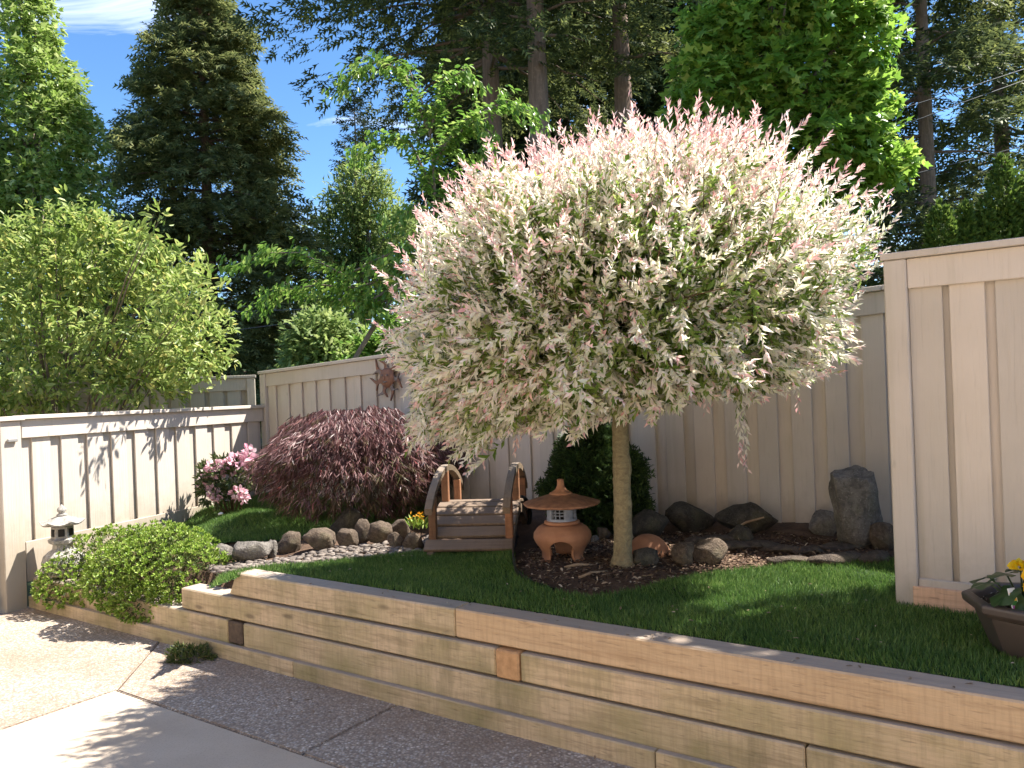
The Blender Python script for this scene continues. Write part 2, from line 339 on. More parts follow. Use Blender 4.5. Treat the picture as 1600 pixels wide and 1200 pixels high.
T_SPRAY = (np.array([(0, 0, 0), (.3, .45, -.03), (.36, .16, 0), (.72, .40, -.06), (.70, .1, 0), (1, 0, -.05), (.70, -.1, 0), (.72, -.40, -.06), (.36, -.16, 0), (.3, -.45, -.03)]),
           [(0, 1, 2), (2, 3, 4), (4, 5, 6), (6, 7, 8), (8, 9, 0), (0, 2, 4, 6, 8)])
_fv, _ff = [(0, .05, 0), (0, -.05, 0), (1, 0, -.06)], [(0, 1, 2)]
for _x in (.08, .34, .60):
    for _s in (1, -1):
        _b = len(_fv); _fv += [(_x, 0, 0), (_x + .20, 0, 0), (_x + .32, _s * .5 * (1.08 - _x * .8), -.05)]; _ff.append((_b, _b + 1, _b + 2) if _s < 0 else (_b + 1, _b, _b + 2))
T_FROND = (np.array(_fv), _ff)
T_BLADE = (np.array([(0, .5, 0), (0, -.5, 0), (1, 0, 0)]), [(0, 1, 2)])

def nrm(a): return a / np.maximum(np.linalg.norm(a, axis=-1, keepdims=True), 1e-9)
def rvec(n): return nrm(rng.normal(size=(n, 3)))
def cloud(parts):
    """parts: list of (template, P, D, U, L, W, matindex) -> mesh"""
    VV, LI, LS, LT, MI = [], [], [], [], []; vb = 0; lb = 0
    for tpl, P, D, U, Ln, Wd, mi in parts:
        N = len(P)
        if N == 0: continue
        T, F = tpl; k_ = len(T)
        D = nrm(D); S = nrm(np.cross(U, D) + 1e-6); Un = np.cross(D, S)
        Ln = np.broadcast_to(Ln, (N,)); Wd = np.broadcast_to(Wd, (N,))
        V = P[:, None, :] + T[None, :, 0, None] * (D * Ln[:, None])[:, None, :] + T[None, :, 1, None] * (S * Wd[:, None])[:, None, :] + T[None, :, 2, None] * (Un * Ln[:, None])[:, None, :]
        VV.append(V.reshape(-1, 3)); base = (np.arange(N) * k_ + vb)[:, None]
        fl = np.concatenate([np.array(f) for f in F]); LI.append((base + fl[None, :]).ravel())
        cnt = np.array([len(f) for f in F]); st = np.concatenate([[0], np.cumsum(cnt)[:-1]])
        LS.append((lb + np.arange(N)[:, None] * len(fl) + st[None, :]).ravel()); LT.append(np.tile(cnt, N))
        MI.append(np.repeat(np.broadcast_to(mi, (N,)), len(F)))
        vb += N * k_; lb += N * len(fl)
    V = np.concatenate(VV); li = np.concatenate(LI); ls = np.concatenate(LS); lt = np.concatenate(LT); mi = np.concatenate(MI)
    me = bpy.data.meshes.new('m'); me.vertices.add(len(V)); me.vertices.foreach_set('co', V.astype(np.float32).ravel())
    me.loops.add(len(li)); me.loops.foreach_set('vertex_index', li.astype(np.int32))
    me.polygons.add(len(ls)); me.polygons.foreach_set('loop_start', ls.astype(np.int32)); me.polygons.foreach_set('loop_total', lt.astype(np.int32))
    me.polygons.foreach_set('material_index', mi.astype(np.int32)); me.update(calc_edges=True); return me
def wnoise(P, f, seed=0):
    """cheap smooth pseudo noise, about -1..1"""
    r = np.random.default_rng(seed); s = 0
    for i in range(5):
        d = r.normal(size=3); d /= np.linalg.norm(d); s = s + np.sin((P @ d) * f * (1 + .45 * i) + r.uniform(0, 6.28)) / (1 + .25 * i)
    return s / 2.4

def lobes_points(lobes, n, shell=.45, clump=0., freq=3., seed=0):
    """points filling the outer shell of a union of ellipsoids, with outward directions"""
    vol = np.array([np.prod(l[1]) ** (2 / 3) for l in lobes]); pr = vol / vol.sum(); Ps, Ds = [], []
    for (c, r), cnt in zip(lobes, (pr * n * (1.6 if clump else 1.15)).astype(int)):
        d = rvec(cnt); rad = 1 - shell * rng.random(cnt) ** 1.6; c = np.array(c); r = np.array(r)
        P = c + d * rad[:, None] * r; keep = np.ones(cnt, bool)
        for (c2, r2) in lobes:
            if c2 is c or np.allclose(c2, c): continue
            keep &= (((P - np.array(c2)) / np.array(r2)) ** 2).sum(1) > .5
        Ps.append(P[keep]); Ds.append(nrm(d[keep] / r))
    P, D = np.concatenate(Ps), np.concatenate(Ds)
    if clump:
        kp = wnoise(P, freq, seed) + rng.normal(size=len(P)) * .25 > -clump; P, D = P[kp], D[kp]
    return P, D
def rosette(P, D, k_, spread=.9):
    N = len(P); PP = np.repeat(P, k_, 0); DD = nrm(np.repeat(D, k_, 0) + rvec(N * k_) * spread); return PP, DD

# ------------------------------------------------------------------ terrain of the raised garden
CP = np.array([(-.6, 5.1, .495), (1.8, 3.7, .50), (-1.67, 5.0, .495), (-1.9, 5.2, .45), (.56, 4.38, .565), (.25, 4.62, .565), (1.0, 4.9, .56), (1.9, 4.7, .56), (1.8, 5.3, .6), (2.6, 4.6, .58), (.4, 3.75, .495), (1.1, 4.2, .52), (.3, 6.4, .56),
               (-1.1, 5.75, .46), (-1.8, 5.5, .42), (-2.0, 5.55, .40), (-2.4, 5.6, .34), (-.2, 5.7, .46), (-1.4, 7.0, .55), (-2.0, 6.4, .45), (-2.77, 8.7, .50), (-2.9, 8.1, .47), (-2.4, 7.4, .48), (-3.35, 7.4, .31), (-3.5, 6.9, .27), (-3.7, 6.4, .26), (-2.8, 6.2, .36),
               (-3.1, 5.9, .26), (-1.2, 4.5, .495), (-.3, 3.9, .495), (1.0, 3.1, .495), (2.4, 2.6, .495), (2.8, 3.5, .5)])
def gz(x, y):
    x = np.asarray(x, float); y = np.asarray(y, float)
    d2 = (x[..., None] - CP[:, 0]) ** 2 + (y[..., None] - CP[:, 1]) ** 2; w = 1 / (d2 + .03) ** 1.6
    return (w * CP[:, 2]).sum(-1) / w.sum(-1)
def g1(x, y): return float(gz(x, y))
def inpoly(x, y, poly):
    r = np.zeros(x.shape, bool); n = len(poly)
    for i in range(n):
        (x1, y1), (x2, y2) = poly[i], poly[(i + 1) % n]
        cnd = ((y1 > y) != (y2 > y)); r ^= cnd & (x < (x2 - x1) * (y - y1) / ((y2 - y1) if y2 != y1 else 1e-9) + x1)
    return r
def gpix(u, v, z=.5): p = onz(u, v, z); return (p.x, p.y)
def drop(u, v):
    """pixel -> point on terrain"""
    z = .5
    for _ in range(12): p = onz(u, v, z); z = .5 * z + .5 * g1(p.x, p.y)
    return onz(u, v, z)

# ground to the horizon
struct(link('ground', pyd([(-900, -900, -.06), (900, -900, -.06), (900, 900, -.06), (-900, 900, -.06)], [(0, 1, 2, 3)]), 'ground'))
# patio
def plan(poly, z0, z1, bevel=0):
    bm = bmesh.new(); f = bm.faces.new([bm.verts.new((*ur(a, b), z0)) for a, b in poly]); bm.normal_update()
    if f.normal.z > 0: f.normal_flip()
    e = bmesh.ops.extrude_face_region(bm, geom=[f]); vs = [q for q in e['geom'] if isinstance(q, bmesh.types.BMVert)]
    bmesh.ops.translate(bm, verts=vs, vec=(0, 0, z1 - z0))
    if bevel: bmesh.ops.bevel(bm, geom=[q for q in bm.edges if all(abs(w.co.z - z1) < 1e-6 for w in q.verts)], offset=bevel, segments=2, affect='EDGES')
    bmesh.ops.recalc_face_normals(bm, faces=bm.faces); return bm_mesh(bm)
patio = struct(link('patio', plan([(-12, -4), (6, -4), (6, 3.0), (-12, 3.0)], -.055, -.012), 'joint'))
G = .005
for poly, mt in (([(-4.345 + G, -3.9), (5, -3.9), (5, 2.35 - G), (-4.345 + G, 2.35 - G)], 'concrete'),
                 ([(-4.345 + 2 * G, 2.35 + G), (-2.83 - G, 2.35 + G), (-2.83 - G, 2.985), (-4.95 + G, 2.985)], 'aggregate'),
                 ([(-2.83 + G, 2.35 + G), (-.95 - G, 2.35 + G), (-.95 - G, 2.985), (-2.83 + G, 2.985)], 'aggregate'),
                 ([(-.95 + G, 2.35 + G), (5, 2.35 + G), (5, 2.985), (-.95 + G, 2.985)], 'aggregate'),
                 ([(-11.9, -3.9), (-4.345 - G, -3.9), (-4.345 - G, 2.35), (-4.95 - G, 2.985), (-11.9, 2.985)], 'aggregate')):
    link('concrete_slab' if mt == 'concrete' else 'aggregate_slab', plan(poly, -.05, 0, .006), mt, patio)

# unseen home behind the camera, added to bounce warm light into the shade
hw = thing('added_house', 'unseen cream clapboard wall with a glass patio door, added to bounce warm light', 'added_house', (*ur(0, 0), 0), math.atan2(WD.y, WD.x))
M['siding'] = plain('cream_siding', (.68, .58, .46), (.63, .53, .42), 3, .7, .1); M['glass'] = plain('dark_glass', (.05, .06, .07), (.04, .05, .06), 2, .08, 0, .6)
for i in range(26): link('siding_board', hexa([(-7, -2.52 + .012, .05 + i * .2), (6, -2.52 + .012, .05 + i * .2), (6, -2.56, .05 + i * .2), (-7, -2.56, .05 + i * .2), (-7, -2.53, .248 + i * .2), (6, -2.53, .248 + i * .2), (6, -2.56, .248 + i * .2), (-7, -2.56, .248 + i * .2)]), 'siding', hw)
link('wall', box(-7, 6, -3.4, -2.562, -.04, 5.3, 0), 'siding', hw); link('roof', hexa([(-7.4, -6, 5.31), (6.4, -6, 5.31), (6.4, -2.2, 5.31), (-7.4, -2.2, 5.31), (-7.4, -6, 7.0), (6.4, -6, 7.0), (6.4, -2.2, 5.45), (-7.4, -2.2, 5.45)]), 'fence_old', hw)
dr_ = link('patio_door', box(-3.4, -1.5, -2.515, -2.47, .06, 2.15, .004), 'white', hw); link('pane', box(-3.3, -2.47, -2.468, -2.46, .16, 2.06, 0), 'glass', dr_); link('pane', box(-2.43, -1.6, -2.468, -2.46, .16, 2.06, 0), 'glass', dr_)
# soil terrain
NU, NR = 230, 74
rr = np.linspace(3.10, 6.25, NR); UU = np.zeros((NR, NU)); RR = np.zeros((NR, NU))
for i, r in enumerate(rr): UU[i] = np.linspace(-6.74 - .2 * (r - 2.97), 3.0, NU); RR[i] = r
TX = UU * WD.x + RR * WN.x; TY = UU * WD.y + RR * WN.y; TZ = gz(TX, TY)
pts = np.stack([TX, TY, TZ * 0], -1).reshape(-1, 3)
TZ = TZ + (wnoise(pts, 14, 3) * .008 + wnoise(pts, 45, 4) * .005).reshape(TZ.shape)
step2 = (UU < -4.72); TZ = np.where(step2 & (RR < 3.25), np.minimum(TZ, .21), TZ)
TZ = np.where((UU < -4.2) & (RR < 3.2), np.minimum(TZ, .35), TZ)
fc = [(i * NU + j, i * NU + j + 1, (i + 1) * NU + j + 1, (i + 1) * NU + j) for i in range(NR - 1) for j in range(NU - 1)]
struct(link('garden_soil', pyd(np.stack([TX, TY, TZ], -1).reshape(-1, 3), fc, True), 'soil'))

_bl(M['blade'])
# lawns
def lawn(name, poly, step, dens, h, lift):
    P = np.array(poly); x0, y0 = P.min(0); x1, y1 = P.max(0)
    xs = np.arange(x0, x1 + step, step); ys = np.arange(y0, y1 + step, step); X, Y = np.meshgrid(xs, ys); Z = gz(X, Y) + lift
    inn = inpoly((X[:-1, :-1] + step / 2), (Y[:-1, :-1] + step / 2), poly); nx = len(xs)
    V = np.stack([X, Y, Z], -1).reshape(-1, 3); F = [(i * nx + j, i * nx + j + 1, (i + 1) * nx + j + 1, (i + 1) * nx + j) for i, j in zip(*np.nonzero(inn))]
    bm = bmesh.new(); me = pyd(V, F, True); bm.from_mesh(me); bmesh.ops.delete(bm, geom=[v for v in bm.verts if not v.link_faces], context='VERTS'); bpy.data.meshes.remove(me)
    sheet = struct(link(name, bm_mesh(bm, True), 'turf'))
    n = int((x1 - x0) * (y1 - y0) * dens); bx = rng.uniform(x0, x1, n); by = rng.uniform(y0, y1, n)
    k_ = inpoly(bx, by, poly); bx, by = bx[k_], by[k_]; B = np.stack([bx, by, gz(bx, by) + lift - .003], -1)
    lean = wnoise(B, 5, 8)[:, None] * np.array([.35, .2, 0]) + rng.normal(size=(len(B), 3)) * np.array([.38, .38, .05])
    D = nrm(np.array([0, 0, 1.]) + lean); hh = h * rng.uniform(.65, 1.2, len(B)) * (1 + .15 * wnoise(B, 9, 5))
    stuff(link('grass', cloud([(T_BLADE, B, D, rvec(len(B)), hh, hh * .16, 0)]), 'blade', sheet))
fl = [ur(-4.17, 3.168), ur(2.2, 3.168), ur(2.2, 3.95), gpix(1400, 893), gpix(1250, 896), gpix(1150, 901), gpix(1080, 913), gpix(1010, 932), gpix(920, 940), gpix(870, 935), gpix(830, 924), gpix(806, 905), gpix(803, 884), gpix(801, 862), gpix(665, 864), gpix(640, 866), gpix(540, 870), gpix(430, 882), gpix(345, 898), gpix(326, 916)]
lawn('front_lawn', fl, .025, 22000, .034, .012)
ul = [gpix(196, 862, .27), gpix(215, 868, .28), gpix(300, 850, .40), gpix(390, 846, .46), gpix(500, 832, .5), gpix(560, 822, .52), gpix(640, 812, .54), (-.75, 7.5), (-2.65, 8.75), (-2.95, 8.35), (-3.45, 7.2)]
lawn('upper_lawn', ul, .04, 13000, .034, .014)

# ------------------------------------------------------------------ timber retaining wall
wang = math.atan2(WD.y, WD.x)
wall = thing('retaining_wall', 'long low retaining wall of stacked tan treated timbers edging the lawn', 'wall', (*ur(0, 0), 0), wang)
def timber(name, u0, u1, r0, r1, z0, z1, mat='timber', slant=0, bev=.007):
    c = (u0 + u1) / 2; me = hexa([(u0 - c, r0, z0), (u1 - c, r0, z0), (u1 - c, r1, z0), (u0 - c, r1, z0), (u0 - c + slant, r0, z1), (u1 - c, r0, z1), (u1 - c, r1, z1), (u0 - c + slant, r1, z1)], bev)
    o = link(name, me, mat, wall); o.location = (c, 0, 0); return o
for u0, u1 in ((-6.72, -3.62), (-3.616, -1.416), (-1.412, 2.6)): timber('base_board', u0, u1, 2.967, 3.004, -.01, .088, bev=.004)
for u0, u1 in ((-6.72, -4.255), (-4.105, -.83), (-.825, 2.6)): timber('timber', u0, u1, 3.006, 3.146, .004, .224)
timber('timber_end', -4.249, -4.111, 3.002, 3.10, .09, .222, 'endgrain_dark')
for u0, u1 in ((-4.74, -2.236), (-2.094, 2.6)): timber('timber', u0, u1, 3.014, 3.156, .234, .364)
timber('timber_end', -2.23, -2.10, 3.008, 3.10, .232, .364, 'endgrain')
timber('timber', -4.27, -2.492, 3.036, 3.17, .373, .512, slant=.075)
timber('timber', -2.488, 2.6, 3.037, 3.171, .373, .513, 'timber_new')
timber('timber', -6.72, -6.58, 3.15, 3.9, .1, .30)

# ------------------------------------------------------------------ fences
def fence(name, label, p0, p1, zt0, zt1, zb0, zb1, pitch, mat, fascia=.14, bw=.14, rail=.11, first=0., cap=.11, post0=None, post1=None, kick=None, jitter=.004, back=True, postw=.095, gapw=None):
    """local x from p0 to p1, local -y faces the viewer"""
    p0 = Vector(p0); p1 = Vector(p1); d = p1 - p0; Lf = d.length
    f = thing(name, label, 'fence', (p0.x, p0.y, 0), math.atan2(d.y, d.x))
    zt = lambda x: zt0 + (zt1 - zt0) * x / Lf
    zb = lambda x: zb0 + (zb1 - zb0) * x / Lf
    def slab(nm, x0, x1, y0, y1, a, b, m=mat, bev=.003):
        cx = (x0 + x1) / 2; me = hexa([(x0 - cx, y0, a(x0)), (x1 - cx, y0, a(x1)), (x1 - cx, y1, a(x1)), (x0 - cx, y1, a(x0)), (x0 - cx, y0, b(x0)), (x1 - cx, y0, b(x1)), (x1 - cx, y1, b(x1)), (x0 - cx, y1, b(x0))], bev)
        o = link(nm, me, m, f); o.location.x = cx; return o
    xs = 0 if post0 is None else postw; xe = Lf if post1 is None else Lf - postw
    n = max(1, round((Lf) / 2.4))
    for i in range(n): slab('cap_board', Lf * i / n + (.001 if i else -.012), Lf * (i + 1) / n - (.001 if i < n - 1 else -.012), -cap * .62, cap * .42, lambda x: zt(x) - .032, zt)
    for i in range(n): slab('top_rail', xs + (xe - xs) * i / n + .001, xs + (xe - xs) * (i + 1) / n - .001, -.040, -.0205, lambda x: zt(x) - .034 - fascia, lambda x: zt(x) - .034)
    slab('bottom_rail', xs + .001, xe - .001, -.040, -.0205, zb, lambda x: zb(x) + rail)
    if kick: slab('kick_board', xs + kick[0], xe, -.0605, -.0405, lambda x: zb(x) + kick[1], lambda x: zb(x) + kick[2], kick[3])
    x = first - pitch; i = 0
    while x < xe - .02:
        w = bw * random.uniform(.96, 1.03); a, b = max(x, xs + .001), min(x + w, xe - .001); dy = random.uniform(-jitter, jitter) * .5
        if b - a > .02: slab('board', a, b, -.0195 + dy, -.002 + dy, lambda q: zb(q) + .02, lambda q: zt(q) - .036, bev=.0025)
        if back:
            a, b = max(x + pitch * .5 - .012, xs), min(x + pitch * .5 + bw + .012, xe)
            if b - a > .02: slab('back_board', a, b, .004, .022, lambda q: zb(q) + .02, lambda q: zt(q) - .036, bev=.0025)
        x += pitch + random.uniform(-jitter, jitter) * 2; i += 1
    for pz, px_ in ((post0, 0), (post1, Lf - postw)):
        if pz is not None: slab('post', px_, px_ + postw, -.055, .04, lambda q: pz[0], lambda q: zt(q) - .034 if pz[1] is None else pz[1], bev=.005)
    return f, slab
FD = Vector((.793, -.609)).normalized()
corner = Vector((-2.77, 8.93)); fend = corner + FD * 8.6
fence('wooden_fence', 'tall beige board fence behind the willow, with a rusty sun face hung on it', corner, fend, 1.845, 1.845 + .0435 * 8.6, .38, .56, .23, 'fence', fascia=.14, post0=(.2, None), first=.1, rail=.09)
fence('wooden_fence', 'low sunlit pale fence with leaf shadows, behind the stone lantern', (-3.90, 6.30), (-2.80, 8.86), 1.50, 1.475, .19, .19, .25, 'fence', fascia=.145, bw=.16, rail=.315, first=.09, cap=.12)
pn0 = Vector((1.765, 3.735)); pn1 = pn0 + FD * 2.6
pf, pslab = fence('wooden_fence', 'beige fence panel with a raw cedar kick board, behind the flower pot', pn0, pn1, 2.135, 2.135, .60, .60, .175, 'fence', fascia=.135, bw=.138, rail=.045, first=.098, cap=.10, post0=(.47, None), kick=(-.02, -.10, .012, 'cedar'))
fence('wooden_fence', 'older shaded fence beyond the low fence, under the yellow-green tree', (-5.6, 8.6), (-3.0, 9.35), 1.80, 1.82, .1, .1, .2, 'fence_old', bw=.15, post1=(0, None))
gate = fence('garden_gate', 'narrow slice of a pale board gate beside the square gate post', (-4.55, 4.75), (-4.0, 6.07), 1.49, 1.49, .04, .04, .15, 'fence', back=True, bw=.14, fascia=.13)[0]; gate['category'] = 'gate'
gp = thing('gate_post', 'square pale post at the end of the low fence, beside the shrub', 'post', (-3.93, 6.19, 0), math.atan2(2.56, 1.1))
link('post', box(-.085, .085, -.06, .06, -.02, 1.46, .006), 'fence', gp); link('cap_board', box(-.105, .105, -.085, .085, 1.462, 1.495, .004), 'fence', gp)
lt = link('latch', box(-.04, .04, -.085, -.064, 1.30, 1.325, .004), 'metal', gp)

# ------------------------------------------------------------------ rocks
def rock_mesh(sx, sy, sz, seed, facets=7, rough=.13, sub=3):
    r = random.Random(seed); bm = bmesh.new(); bmesh.ops.create_icosphere(bm, subdivisions=sub, radius=1)
    pl = []
    for _ in range(facets):
        d = Vector((r.gauss(0, 1), r.gauss(0, 1), r.gauss(0, 1))).normalized(); pl.append((d, r.uniform(.55, .82)))
    off = Vector((r.uniform(0, 50), r.uniform(0, 50), 0))
    for v in bm.verts:
        p = v.co.copy()
        for d, h in pl:
            q = p.dot(d)
            if q > h: p -= d * (q - h)
        p *= 1 + rough * mnoise.noise(p * 1.6 + off) + rough * .5 * mnoise.noise(p * 4.5 + off) + rough * .25 * mnoise.noise(p * 11 + off)
        v.co = Vector((p.x * sx, p.y * sy, p.z * sz))
    return bm_mesh(bm, True)
def rock(u, v, w, h, mat, label, group=None, name='boulder', deep=.8, rz=None, facets=12, tilt=0, seed=None, sub=3):
    """u, v = pixel at foot, w, h = size in pixels"""
    p = drop(u, v); s = p.y / FPX; sx = w * s * .56; sz = h * s * .62
    p.y += sx * deep * .6
    me = rock_mesh(sx, sx * deep, sz, seed or int(u * 7 + v), facets, sub=sub)
    o = link(name, me, mat); z0 = min(q.co.z for q in me.vertices)
    o.location = (p.x, p.y, p.z - z0 * .80); o.rotation_euler = (0, tilt, random.uniform(-.3, .3) if rz is None else rz)
    return tag(o, label, 'rock', group)
RG = 'rocks edging the pebble stream'
rowl = 'brown rock in the row between pebble stream and upper lawn'
for u, v, w, h, m_ in ((451, 866, 42, 33, 'rock_brown'), (543, 858, 32, 34, 'rock_brown'), (617, 860, 26, 28, 'rock_brown'), (645, 862, 32, 32, 'rock_brown'), (625, 846, 34, 38, 'rock_brown'), (567, 851, 26, 40, 'rock_brown')):
    rock(u, v, w, h, m_, rowl, RG)
rock(308, 861, 24, 18, 'rock_grey', 'low grey rock half hidden by the shrub at the end of the row', RG)
rock(325, 876, 24, 28, 'rock_grey', 'small pale rounded rock leaning against its neighbour beside the pebble stream', RG)
rock(346, 880, 36, 29, 'rock_grey', 'pale grey rounded rock just beyond the green shrub', RG)
rock(391, 881, 60, 40, 'rock_grey', 'largest pale grey rock beside the pebble stream', RG)
rock(425, 872, 17, 31, 'rock_grey', 'thin upright grey rock wedged between two bigger rocks', RG)
rock(498, 864, 60, 40, 'rock_brown', 'broad brown rock in front of the red maple', RG)
rock(592, 853, 40, 42, 'rock_brown', 'blocky mossy rock beneath the red maple', RG)
rock(540, 836, 60, 36, 'rock_dark', 'dark slanted slab of rock under the red maple', RG, tilt=-.5)
BG = 'rocks in the mulch bed'
rock(1016, 842, 62, 42, 'rock_dark', 'dark mottled rock beside the willow trunk, touching a larger one', BG)
rock(1080, 832, 86, 46, 'rock_dark', 'wide dark rock against the fence, right beyond the terracotta bowl', BG)
rock(1073, 886, 40, 42, 'rock_brown', 'upright brown rock beside the buried terracotta bowl', BG)
rock(1113, 884, 54, 38, 'rock_brown', 'rounded brown rock with a pale ring on the mulch edge', BG)
rock(1012, 886, 52, 24, 'rock_dark', 'low mossy rock at the foot of the willow trunk', BG)
rock(1183, 836, 104, 42, 'rock_dark', 'long low dark rock with a pale stick leaning on it', BG)
rock(1163, 848, 46, 28, 'rock_dark', 'small dark rock in front of the rock with the stick', BG)
rock(1294, 838, 48, 36, 'rock_grey', 'squarish grey-green block beside the tall standing stone', BG, facets=10)
rock(1349, 858, 92, 132, 'rock_grey', 'tall pointed standing stone by the end of the fence panel', BG, facets=10, deep=.6, rz=.2, seed=5, sub=4)
rock(1384, 862, 34, 52, 'rock_brown', 'narrow brown rock leaning on the tall standing stone', BG, deep=.7)
rock(945, 845, 24, 22, 'rock_brown', 'small brown stone between the clay lantern and the trunk', BG)
rock(930, 850, 16, 12, 'rock_grey', 'smallest pale stone between the clay lantern and the trunk', BG)
SG = 'flat slates edging the mulch bed'
for u, v, w, h in ((1312, 884, 84, 17), (1374, 883, 54, 18), (1240, 884, 66, 12), (1150, 862, 60, 14), (1190, 858, 60, 10), (1225, 866, 54, 11), (1270, 866, 60, 9), (1330, 860, 90, 9), (1125, 850, 50, 12), (1090, 852, 42, 12)):
    rock(u, v, w, h, 'slate', 'flat brown slate lying along the back of the mulch bed', SG, 'flat_stone', .55, facets=4)

# half-buried terracotta bowl and pale stick
p = drop(1022, 872); bw_ = tag(link('terracotta_bowl', lathe([(.06, -.02), (.10, .01), (.125, .05), (.132, .062), (.132, .072), (.12, .072), (.11, .05), (.05, .012)], 36), 'terracotta'), 'terracotta bowl lying half buried on its side in the mulch', 'bowl')
bw_.location = (p.x, p.y + .05, p.z + .02); bw_.rotation_euler = (math.radians(-115), .12, .1)
a, b = drop(1140, 838), drop(1195, 838); b.z += .12; a.z += .03
tag(link('stick', tubes([([a, a.lerp(b, .5) + Vector((0, 0, .015)), b], [.008, .009, .006])]), 'dry'), 'pale curved stick leaning on a dark rock by the fence', 'stick')
for (u, v), (u2, v2) in (((882, 890), (932, 886)), ((905, 906), (950, 896))):
    a, b = drop(u, v), drop(u2, v2); a.z += .012; b.z += .012
    tag(link('stick', tubes([([a, a.lerp(b, .4) + Vector((0, .01, .008)), b], [.008, .010, .005])]), 'dry'), 'broken stick lying on the mulch in front of the clay lantern', 'stick', 'sticks on the mulch')

# pebble stream
def peb_cloud():
    poly = [gpix(318, 880, .42), gpix(345, 899, .45), gpix(430, 883, .49), gpix(540, 871, .49), gpix(640, 867, .49), gpix(668, 868, .49), gpix(700, 820, .46), gpix(660, 850, .45), gpix(560, 856, .45), gpix(470, 866, .44), gpix(420, 874, .43), gpix(345, 880, .42)]
    P = np.array(poly); V, F = [], []
    bm0 = bmesh.new(); bmesh.ops.create_icosphere(bm0, subdivisions=1, radius=1); bv = [v.co.copy() for v in bm0.verts]; bf = [[v.index for v in f.verts] for f in bm0.faces]; bm0.free()
    c = 0
    while c < 900:
        x = random.uniform(P[:, 0].min(), P[:, 0].max()); y = random.uniform(P[:, 1].min(), P[:, 1].max())
        if not inpoly(np.array([x]), np.array([y]), poly)[0]: continue
        c += 1; s = random.uniform(.018, .042); rz = random.uniform(0, 6.3); z = g1(x, y) + random.uniform(0, .02); b = len(V); asp = random.uniform(.55, .9); th = random.uniform(.25, .4); tl = random.uniform(-.3, .3)
        for q in bv:
            j = 1 + random.uniform(-.12, .12); qx, qy, qz = q.x * s * j, q.y * s * asp * j, q.z * s * th * j; qz += qx * tl
            V.append((x + qx * math.cos(rz) - qy * math.sin(rz), y + qx * math.sin(rz) + qy * math.cos(rz), z + qz))
        F += [tuple(b + i for i in f) for f in bf]
    return pyd(V, F, True)
km = NT('pebble'); gi = km.n('ShaderNodeNewGeometry'); n1 = km.noise(km.obj(), 60, 4)
km.bsdf(km.mix(.35, km.ramp(gi.outputs['Random Per Island'], [(0, (.08, .065, .055)), (.5, (.16, .13, .11)), (.85, (.24, .20, .17)), (1, (.36, .31, .27))]), km.ramp(n1, [(.3, (.06, .05, .045)), (.7, (.24, .2, .17))])), .8)
M['pebble'] = km.m
tag(stuff(link('pebbles', peb_cloud(), 'pebble')), 'bed of flat grey-brown pebbles between the rocks and the front lawn', 'pebbles')

# mulch litter: chips and dry leaves on the bed
bedp = [gpix(806, 903), gpix(830, 922), gpix(920, 938), gpix(1010, 930), gpix(1080, 911), gpix(1150, 899), gpix(1390, 891), gpix(1390, 850, .56), gpix(1000, 830, .56), gpix(830, 850, .55)]
Pp = np.array(bedp); n = 9000; bx = rng.uniform(Pp[:, 0].min(), Pp[:, 0].max(), n); by = rng.uniform(Pp[:, 1].min(), Pp[:, 1].max(), n); kp = inpoly(bx, by, bedp); bx, by = bx[kp], by[kp]
B = np.stack([bx, by, gz(bx, by) + .014], -1); N_ = len(B); D = rvec(N_) * np.array([1, 1, .25]); mi = (rng.random(N_) < .22).astype(int)
M['chip'] = leaf_mat('bark_chip', [(0, (.035, .02, .014)), (.7, (.10, .06, .04)), (1, (.2, .13, .09))], 0, .9)
M['chip_pale'] = leaf_mat('dry_leaf', [(0, (.2, .13, .08)), (.7, (.36, .26, .17)), (1, (.55, .45, .33))], .1, .8)
tag(stuff(link('mulch_litter', cloud([(T_OVAL, B, D, np.array([0, 0, 1.]) + rvec(N_) * .5, rng.uniform(.012, .04, N_), rng.uniform(.006, .016, N_), mi)]), ['chip', 'chip_pale'])), 'bark chips and dry fallen leaves scattered over the soil bed', 'mulch')

# black plastic lawn edging with its curled end
epts = [drop(u, v) for u, v in ((808, 838), (803, 862), (802, 884), (806, 902), (818, 911), (835, 917), (870, 925))]
V, F = [], []
for i, p in enumerate(epts):
    t = (epts[min(i + 1, 6)] - epts[max(i - 1, 0)]); t.z = 0; t.normalize(); nrl = Vector((-t.y, t.x, 0)) * .004; hh = (.17, .12, .08, .055, .04, .03, .02)[i]
    z = g1(p.x, p.y); V += [(p.x + nrl.x, p.y + nrl.y, z - .03), (p.x - nrl.x, p.y - nrl.y, z - .03), (p.x - nrl.x, p.y - nrl.y, z + hh), (p.x + nrl.x, p.y + nrl.y, z + hh)]
for i in range(6):
    for j in range(4): F.append((i * 4 + j, i * 4 + (j + 1) % 4, i * 4 + 4 + (j + 1) % 4, i * 4 + 4 + j))
F += [(3, 2, 1, 0), (24, 25, 26, 27)]
edg = thing('lawn_edging', 'black plastic lawn edging curling upright beside the little bridge', 'edging')
link('strip', pyd(V, F), 'black_plastic', edg)
p = epts[0]; cl = [p + Vector((.03 + .075 * math.cos(a), .05 + .16 * math.cos(a), .13 + .15 * math.sin(a))) for a in np.linspace(-1.4, 4.6, 18)]
link('coil', tubes([(cl, [.017] * 18)], 8), 'black_plastic', edg)

